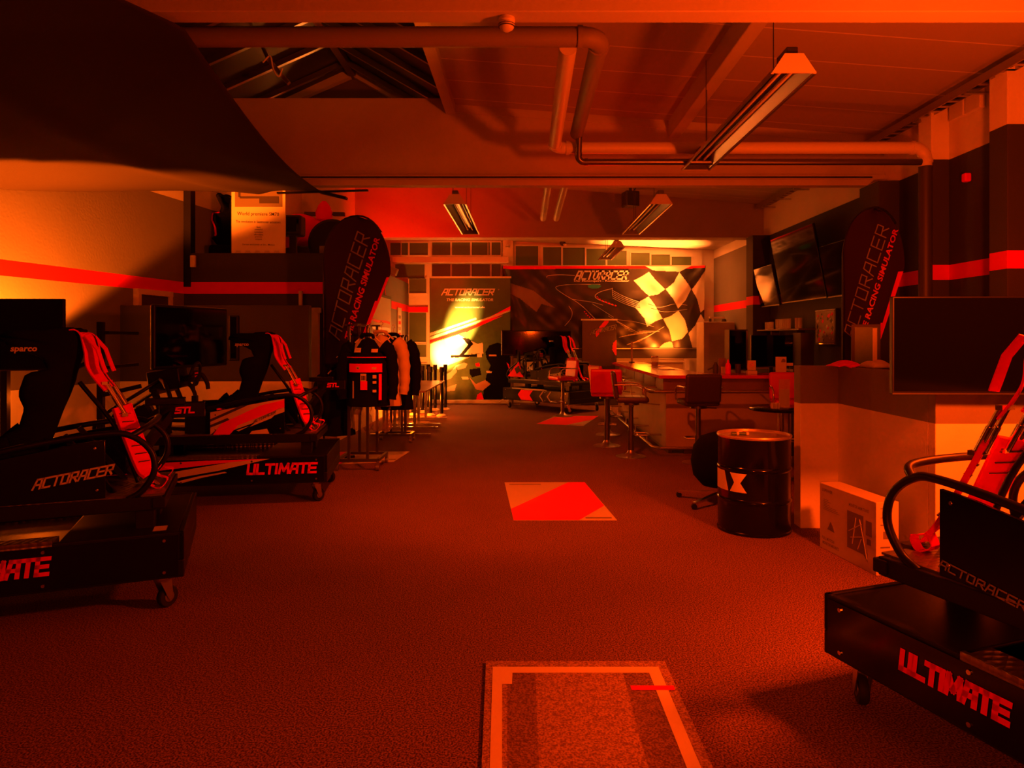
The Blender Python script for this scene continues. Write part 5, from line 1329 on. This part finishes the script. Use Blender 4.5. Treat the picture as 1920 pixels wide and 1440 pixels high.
# small roll-up behind the far simulator
Yq = 16.3; a, c = at(1091, 740, Yq), at(1156, 600, Yq); W3, H3 = c.x - a.x, c.z - a.z
t = thing('roll_up_banner', 'narrow dark roll-up banner standing right behind the far simulator', 'banner', (a.x, Yq, a.z))
uv3 = pxs(1091, 600, 1156, 740)
def Z5(x, y): return (940 + x / 6.4, 590 + y / 6.4)
polys = [([Z5(*p) for p in P], m) for P, m in (([(1130, 210), (1240, 70), (1300, 70), (1140, 270)], 1), ([(1385, 300), (1340, 340), (1330, 420), (1370, 490), (1390, 490)], 1), ([(960, 70), (1140, 70), (1190, 140), (1170, 130)], 0))]
sh = art_sheet('printed_sheet', t, W3, H3, 60, 110, lambda u, v: .004, polys, ['bannerbg', 'leather'], uv3)
u0, v0 = uv3(1146, 618)
lettering(block_text('ACTORACER', .62, .11, .016, .3), lambda x, y: Vector((u0 * W3 - .18 + x, -.012, v0 * H3 + y + x * .22)), 'dletter', sh)
MB().bx((-.02, -.02, H3 - .01), (W3 + .02, .02, H3 + .025)).build('top_rail', 'plastic', t)
MB().bx((-.03, -.1, -a.z + .01), (W3 + .03, .1, .03)).build('cassette', 'dsteel', t, bevel=.01)
MB().cyl((W3 / 2, .04, .0), (W3 / 2, .04, H3), .012).build('support_pole', 'dsteel', t)
# red glazed stand left of the far simulator
p = at(963, 680, 16.2)
simple('display_stand', 'tall narrow dark stand with a red corner left of the far simulator', 'stand', (p.x, 16.2, 0), 0, [('post', MB().bx((-.05, -.02, 0), (.0, .02, 1.75)), 'dsteel', 0), ('shelf', MB().bx((-.05, -.03, 1.55), (.12, .03, 1.58)).bx((.0, -.03, 1.33), (.16, .03, 1.345)), 'plastic', 0), ('foot', MB().bx((-.15, -.15, 0), (.15, .15, .02)), 'dsteel', 0)])
# low white sill below the banner and radiator strip
struct(MB().bx((-.5, YB - .14, .98), (3.9, YB - .02, 1.03)).build('trim_9', 'white'))
struct(MB().bx((3.86, YB - .2, 0), (3.98, YB - .02, 1.06)).build('trim_10', 'white'))

# ================================================================== TABLES AND POSTS ON THE LEFT
def table(label, loc, L, Wd):
    t = thing('folding_table', label, 'table', loc, 0, 'narrow folding tables by the left wall')
    MB().bx((-Wd / 2, -L / 2, .72), (Wd / 2, L / 2, .748)).build('table_top', 'wood', t, bevel=.004)
    MB().bx((-Wd / 2 + .08, -L / 2 + .1, .66), (-Wd / 2 + .11, L / 2 - .1, .72)).bx((Wd / 2 - .25, -L / 2 + .1, .66), (Wd / 2 - .22, L / 2 - .1, .72)).build('apron', 'dsteel', t)
    for y in (-L / 2 + .2, L / 2 - .2):
        b = MB(); b.bar((-Wd / 2 + .02, y, .03), (Wd / 2 + .06, y, .03), .05, .045)
        for x in (-.22, .12): b.bar((x, y, .04), (x, y, .70), .045, .045)
        b.build('leg', 'chrome', t)
    return t
table('front one of two wooden-topped tables on chrome legs by the left wall', (-2.02, 11.45, 0), 1.3, .92)
table('rear one of two wooden-topped tables on chrome legs by the left wall', (-2.02, 12.8, 0), 1.3, .92)
for i, (px, py) in enumerate([(792, 773), (803, 767), (807, 779), (828, 780), (816, 769), (835, 768), (763, 771), (774, 778), (783, 768)]):
    p = fl(px, py); o = thing('barrier_post', 'black barrier post on a pale round foot behind the tables, ' + ['sixth from right', 'fifth from right', 'fourth from right', 'second from right', 'third from right', 'rightmost', 'leftmost', 'second from left', 'third from left'][i], 'post', p, 0, 'barrier posts behind the tables')
    MB().lathe([(.105, 0), (.105, .012), (.08, .03), (.03, .05)], n=24).build('foot', 'plastic', o)
    MB().cyl((0, 0, .04), (0, 0, .93), .035, 14).build('post', 'gloss', o); MB().cyl((0, 0, .88), (0, 0, .99), .045, 16).build('belt_head', 'rubber', o)
# lamp on the floor
t = thing('floor_spotlight', 'small glowing floor spotlight seen past the hanging clothes', 'spotlight', (-2.36, 13.62, 0))
MB().lathe([(.06, .0), (.07, .02), (.07, .03)], n=18).build('foot', 'dsteel', t); MB().bar((0, .03, .03), (0, .03, .16), .02, .02).build('yoke', 'dsteel', t)
MB().lathe([(.035, .12), (.05, .16), (.055, .24), (.05, .26)], n=18).build('housing', 'dsteel', t); MB().lathe([(.02, .26), (.046, .262), (.046, .29), (.03, .31), (.01, .315)], n=18).build('glowing_lens', 'bulb', t)

# ================================================================== CLOTHES RACKS
def garment(name, label, cat, p, rz, W_, H_, m, sleeve=.62, prints=None, seed=1, th=.11, cuff=None, extra_h=0):
    "a jacket on a hanger; origin at the collar"
    t = thing(name, label, cat, p, rz); rnd = random.Random(seed); ph = rnd.uniform(0, 6)
    def body(u, v):    # u round, v down
        a = 2 * PI * u; z = -H_ * v
        sh_ = W_ / 2 * (min(1, .30 + 2.9 * v) if v < .24 else 1.0 - .06 * math.sin(PI * (v - .24) / .76))
        d = th * (.30 + .9 * min(1, v * 4)) * (1 + .15 * math.sin(3 * a + ph))
        k = 0.012 * math.sin(7 * a + 5 * v + ph) * v
        zz = z - .10 * (abs(math.cos(a)) * sh_ / (W_ / 2)) * (1 if v < .3 else .25 * (1 - v))
        return (math.cos(a) * (sh_ + k), math.sin(a) * (d + k) - 0.0, zz)
    b = MB(); b.grid(40, 28, body); o = b.build('body', m, t)
    for s in (-1, 1):
        Ps = smooth_path([(s * W_ * .36, 0, -.10), (s * W_ * .50, -.01, -.16), (s * (W_ * .58), -.02, -.34), (s * (W_ * .60), -.03, -sleeve * .8), (s * (W_ * .57), -.04, -sleeve)], 5)
        n = len(Ps); b = MB(); b.tube(Ps, .07, 14, rr=[.085 - .035 * i / (n - 1) + .006 * math.sin(i * 1.9 + ph) for i in range(n)]); b.build('sleeve', m, t)
    b = MB(); b.tube(smooth_path([(-.07, -.03, .0), (-.05, -.06, .035), (.05, -.06, .035), (.07, -.03, 0), (.04, .05, .03), (-.04, .05, .03)] + [(-.07, -.03, .0)], 4), .018, 8); b.build('collar', m, t)
    b = MB(); b.tube(smooth_path([(-W_ * .3, 0, -.06), (0, 0, .05), (W_ * .3, 0, -.06)], 5), .01, 8); b.tube(smooth_path([(0, 0, .05), (0, 0, .1), (.02, 0, .13), (.0, 0, .155), (-.02, 0, .14)], 4), .004, 6); b.build('hanger', 'plastic', t)
    if prints:
        for (pn, mm, rects) in prints:
            for (x0, x1, z0, z1) in rects:
                q = MB()
                def f(u, v, x0=x0, x1=x1, z0=z0, z1=z1):
                    x = x0 + (x1 - x0) * u; z = z0 + (z1 - z0) * v; vv = min(1, -z / H_)
                    w2 = W_ / 2 * (min(1, .30 + 2.9 * vv) if vv < .24 else 1.0 - .06 * math.sin(PI * (vv - .24) / .76)); c_ = max(-1, min(1, x / w2))
                    d = th * (.30 + .9 * min(1, vv * 4)) * 1.15
                    return (x, -math.sqrt(max(0, 1 - c_ * c_)) * d - .022, z)
                q.grid(8, 4, f)
                q.build(pn, mm, o)
    return t
Yk = 8.25
def rack(label, x, y0, y1, h, w_):
    t = thing('clothes_rack', label, 'clothes rack', (x, y0, .006)); L = y1 - y0
    b = MB()
    for xx in (-w_ / 2, w_ / 2): b.bar((xx, 0, .12), (xx, L, .12), .035, .035)
    for yy in (0, L): b.bar((-w_ / 2, yy, .12), (w_ / 2, yy, .12), .035, .035)
    b.build('base_frame', 'dsteel', t)
    b = MB()
    for yy in (0.0, L):
        for xx in (-.1, .12): b.bar((xx, yy, .12), (xx, yy, h), .03, .03)
    b.build('uprights', 'dsteel', t)
    b = MB(); b.bar((0.01, -.12, h), (0.01, L + .12, h), .04, .025); b.bar((-.16, 0, h), (.16, 0, h), .03, .02); b.bar((-.16, L, h), (.16, L, h), .03, .02); b.build('hanging_bar', 'dsteel', t)
    for (xx, yy) in ((-w_ / 2, 0), (w_ / 2, 0), (-w_ / 2, L), (w_ / 2, L)):
        b = MB(); b.cyl((xx - .018, yy, .035), (xx + .018, yy, .035), .035, 16); b.bar((xx, yy, .06), (xx, yy, .11), .03, .03); b.build('caster', 'steel', t)
    return t
xk = at(672, 700, Yk).x
rack('front clothes rack on casters beside the beach flag, hung with racing jackets', xk, Yk - .05, Yk + .48, 1.72, .48)
prints = [('chest_print', 'red', [(-.19, .19, -.40, -.30), (-.05, .03, -.60, -.50), (.155, .185, -.72, -.42)]),
          ('chest_stripe', 'leather', [(-.235, .235, -.232, -.222)]),
          ('logo_print', 'cream', [(-.13, -.05, -.17, -.12), (.07, .14, -.17, -.13), (-.05, .02, -.50, -.415), (.09, .13, -.47, -.43), (.09, .13, -.53, -.50), (-.145, -.13, -.70, -.5), (-.10, -.06, -.365, -.335), (.08, .13, -.365, -.34), (.09, .13, -.63, -.60)]),
          ('logo_detail', 'ink', [(-.04, .01, -.49, -.44), (-.09, -.07, -.36, -.345), (-.115, -.065, -.145, -.14)])]
garment('racing_jacket', 'black racing jacket with red chest band and cream emblems, frontmost on the rack', 'jacket', at(690, 633, Yk - .12), 0, .50, .80, 'fabric', .72, prints, 1)
garment('racing_jacket', 'cream jacket hanging behind the frontmost black racing jacket', 'jacket', at(715, 627, Yk + .16), -.1, .50, .86, 'cream', .72, None, 2)
garment('racing_jacket', 'black jacket at the back of the front rack, only its right edge showing', 'jacket', at(738, 632, Yk + .40), -.05, .48, .9, 'fabric', .72, None, 3)
garment('racing_jacket', 'long black jacket hanging low left of the rack beside the flag', 'jacket', at(634, 692, Yk + .18), .1, .40, .80, 'fabric', .55, None, 4)
for i, (px, py, mm, lb) in enumerate([(676, 752, 'clear', 'crumpled clear garment bag under the black racing jacket'), (712, 756, 'clear', 'second clear garment bag right under the cream jacket')]):
    p = at(px, py, Yk + .05 + .22 * i); b = MB(); rn = random.Random(9 + i)
    b.grid(22, 18, lambda u, v: (-.13 + .26 * u + .015 * math.sin(9 * v), .04 * math.sin(11 * u + 4 * v) + .03 * math.sin(23 * u * v), -.34 * v + .02 * math.sin(14 * u)))
    o = b.build('garment_bag', mm, solid=.002, loc=p); tag(o, lb, 'garment bag')
x2 = at(742, 800, 10.5).x
rack('second clothes rack behind the first, only its base and one upright showing', x2, 10.35, 11.0 - .35, 1.6, .5)
# wooden board leaning behind the rack
p = at(629, 840, 9.3); o = MB().bx((-.16, 0, 0), (.02, .03, .42)).build('cardboard_sheet', 'carton', loc=(p.x, 9.3, 0)); tag(o, 'cardboard sheet standing behind the front clothes rack', 'cardboard')
# posters on the side wall behind the flag
t = thing('framed_poster', 'white poster with curved orange stripes in a black frame on the left side wall', 'poster', (XL2 + .06, 13.3, 1.66))
MB().bx((-.03, -1.0, -1.0), (.03, 1.0, .76)).build('frame', 'ink', t, bevel=.01); MB().bx((.031, -.9, -.92), (.034, .92, .70)).build('print', 'cream', t)
q = MB()
for k in range(3): q.ribbon([(.037, y, .32 - .14 * k - .10 * (y + .9) + .06 * math.sin(2 * y)) for y in [-.8 + .1 * j for j in range(17)]], (0, 0, 1), .05, .002, k % 2)
q.build('print_stripes', ['red', 'leather'], t)
q = MB()
for s in (-.45, .45): q.tube([(.02, s, .76), (.02, s * .4, 1.25)], .006, 6)
q.build('hanging_cord', 'red', t)
t = thing('narrow_banner', 'narrow white banner with red print beside the framed poster', 'poster', (XL2 + .005, 15.6, 1.5))
MB().bx((0, -.22, -.5), (.02, .22, .75)).build('sheet', 'cream', t); q = MB()
for k in range(8): q.bx((.021, -.15, -.4 + .13 * k), (.023, .13, -.33 + .13 * k), k % 2)
q.build('print', ['red', 'ink2'], t)
# red lamp on the roof edge of the built-in room
t = thing('led_uplighter', 'small pale box lamp mounted by the tip of the beach flag', 'lamp', at(737, 508, 11.2))
MB().box((0, 0, 0), (.14, .14, .12), 0, Matrix.Rotation(.4, 3, 'Y')).build('housing', 'plastic', t, bevel=.01); MB().bx((-.73, -.01, -.03), (-.05, .01, .03)).build('arm', 'dsteel', t)

# ================================================================== DISPLAY ON THE ROOF OF THE BUILT-IN ROOM
# poster board
Yp = 9.93; a, c = at(434, 478, Yp), at(535, 352, Yp); Wp, Hp = c.x - a.x, c.z - a.z
t = thing('poster_board', 'white poster board headed World premiere standing on the ledge below the drape', 'poster', (a.x, Yp, a.z))
MB().bx((0, 0, 0), (Wp, .02, Hp)).build('board', mat('poster_white', (.8, .78, .72), .5), t)
def onp(px, py): q = at(px, py, Yp) - a; return lambda x, y: Vector((q.x + x, -.003, q.z + y - .02 * x))
q = MB()
put2d(q, font_text('World premiere SM70', .60, .065, 0, .01), onp(484, 402)); put2d(q, font_text('The revolution in Seatmover actuators', .64, .035, 0, .01), onp(484, 416))
for i, s_ in enumerate(('fast', 'powerful', 'noiseless', 'affordable', 'precise', 'compact')): put2d(q, font_text(s_, (.06, .11, .12, .13, .10, .10)[i], .024, 0, .01), onp(485, 426 + 4.6 * i))
put2d(q, font_text('Europe exclusively at Sim - Motion', .46, .028, 0, .01), onp(485, 459))
for i, x in enumerate((447, 465, 483, 501, 519)):
    put2d(q, font_text('sensor', .07, .014), onp(x, 471)); put2d(q, font_text('partner', .08, .012), onp(x, 474))
q.build('lettering', 'ink', t)
q = MB(); z0 = at(434, 388, Yp).z - a.z; q.bx((.05, -.002, z0), (Wp - .04, 0, Hp - .02)); q.build('photo_area', 'ink2', t)
q = MB(); q.bx((.10, -.006, z0 + .14), (.13, -.002, Hp - .03)); q.bx((.12, -.006, z0 + .12), (.4, -.002, z0 + .15)); q.bx((.40, -.006, z0 + .05), (.68, -.002, z0 + .15)); q.build('photo_device', 'ink', t)
# display seat
t = thing('racing_chair', 'black racing seat with red side bolsters standing on the ledge left of the poster', 'seat', (-4.44, 10.5, 2.781), math.radians(-86))
q = MB(); q.grid(22, 50, lambda u, v: (lambda p: (p[0] - .9, p[1] * 1.12, (p[2] - .74) * 1.12))(seat_fn(u, .30 + .70 * v))); q.build('backrest', 'fabric', t, solid=.05)
MB().bx((-.14, -.25, 0.0), (.30, .25, .17)).build('cushion', 'fabric', t, bevel=.05)
for sy in (-1, 1):
    q = MB(); q.grid(10, 3, lambda u, v: (lambda p: (p[0] - .9 + .03, p[1] * 1.14 + sy * .015, (p[2] - .74) * 1.12))(seat_fn(.5 + sy * (.34 + .15 * v), .36 + .27 * u))); q.build('side_bolster', 'red', t, solid=.02)
# open-wheel car shell
t = thing('race_car', 'red open-wheel race car parked on the ledge behind the poster, nose hidden', 'race car', (-4.0, 12.25, 2.765), math.radians(3))
t.scale = (1.25, 1.25, 1.25)
def carbody(u, v):
    x = -.28 + 1.2 * u; a = 2 * PI * v
    w_ = .06 + .28 * math.sin(PI * min(1, u * .5 + .5)) ** .6; h = .10 + .28 * math.exp(-((u - .25) / .35) ** 2)
    return (x, math.cos(a) * w_, .42 + math.sin(a) * h * (1 if math.sin(a) > 0 else .5))
b = MB(); b.grid(40, 24, carbody); b.build('bodywork', 'red', t)
b = MB(); b.lathe([(.05, 0), (.11, .06), (.12, .16), (.08, .26), (.03, .32)], (.35, 0, .66), 20); b.build('airbox', 'red', t)
for sy in (-1, 1):
    q = MB(); q.box((.36 + .2 * sy, 0, .80), (.16, .06, .05)); q.bar((.36, 0, .80), (.36 + .15 * sy, 0, .8), .02, .02); q.build('mirror', 'ink', t)
for (x, sy) in ((.62, -1), (.62, 1)):
    ctr = Vector((x, .62 * sy, .30)); R = Vector((0, 1, 0)).to_track_quat('Z', 'X').to_matrix()
    q = MB(); q.lathe([(.16, -.15), (.27, -.15), (.31, -.10), (.31, .10), (.27, .15), (.16, .15)], ctr, 32, 0, R); wh = q.build('wheel', 'rubber', t)
    q = MB(); q.lathe([(.03, -.12), (.15, -.13), (.17, -.10), (.17, .1), (.15, .13), (.03, .12)], ctr, 24, 0, R); q.build('rim', 'dsteel', wh)
    q = MB(); q.bar((x, 0, .34), (x, .5 * sy, .30), .04, .03); q.build('axle', 'dsteel', t)
q = MB(); q.bx((-.2, -.40, .16), (.35, .40, .30)); q.build('floor_tray', 'ink', t, bevel=.02)
q = MB(); q.lathe([(.14, 0), (.17, .05), (.17, .20), (.12, .28)], (.0, -.50, .38), 20, 0, Matrix.Rotation(1.2, 3, 'X')); q.build('side_intake', 'leather', t)
t = thing('display_monitor', 'small black box monitor on the ledge right of the poster', 'monitor', at(550, 424, 10.3))
MB().box((0, 0, 0), (.30, .25, .30)).build('housing', 'ink', t, bevel=.03); MB().box((0, -.128, .01), (.24, .006, .22)).build('screen', 'screen', t); MB().bx((-.05, -.03, -.56), (.05, .03, -.14)).build('stem', 'ink', t); MB().bx((-.15, -.1, -.47 - .0), (.15, .1, -.45)).build('foot', 'ink', t)
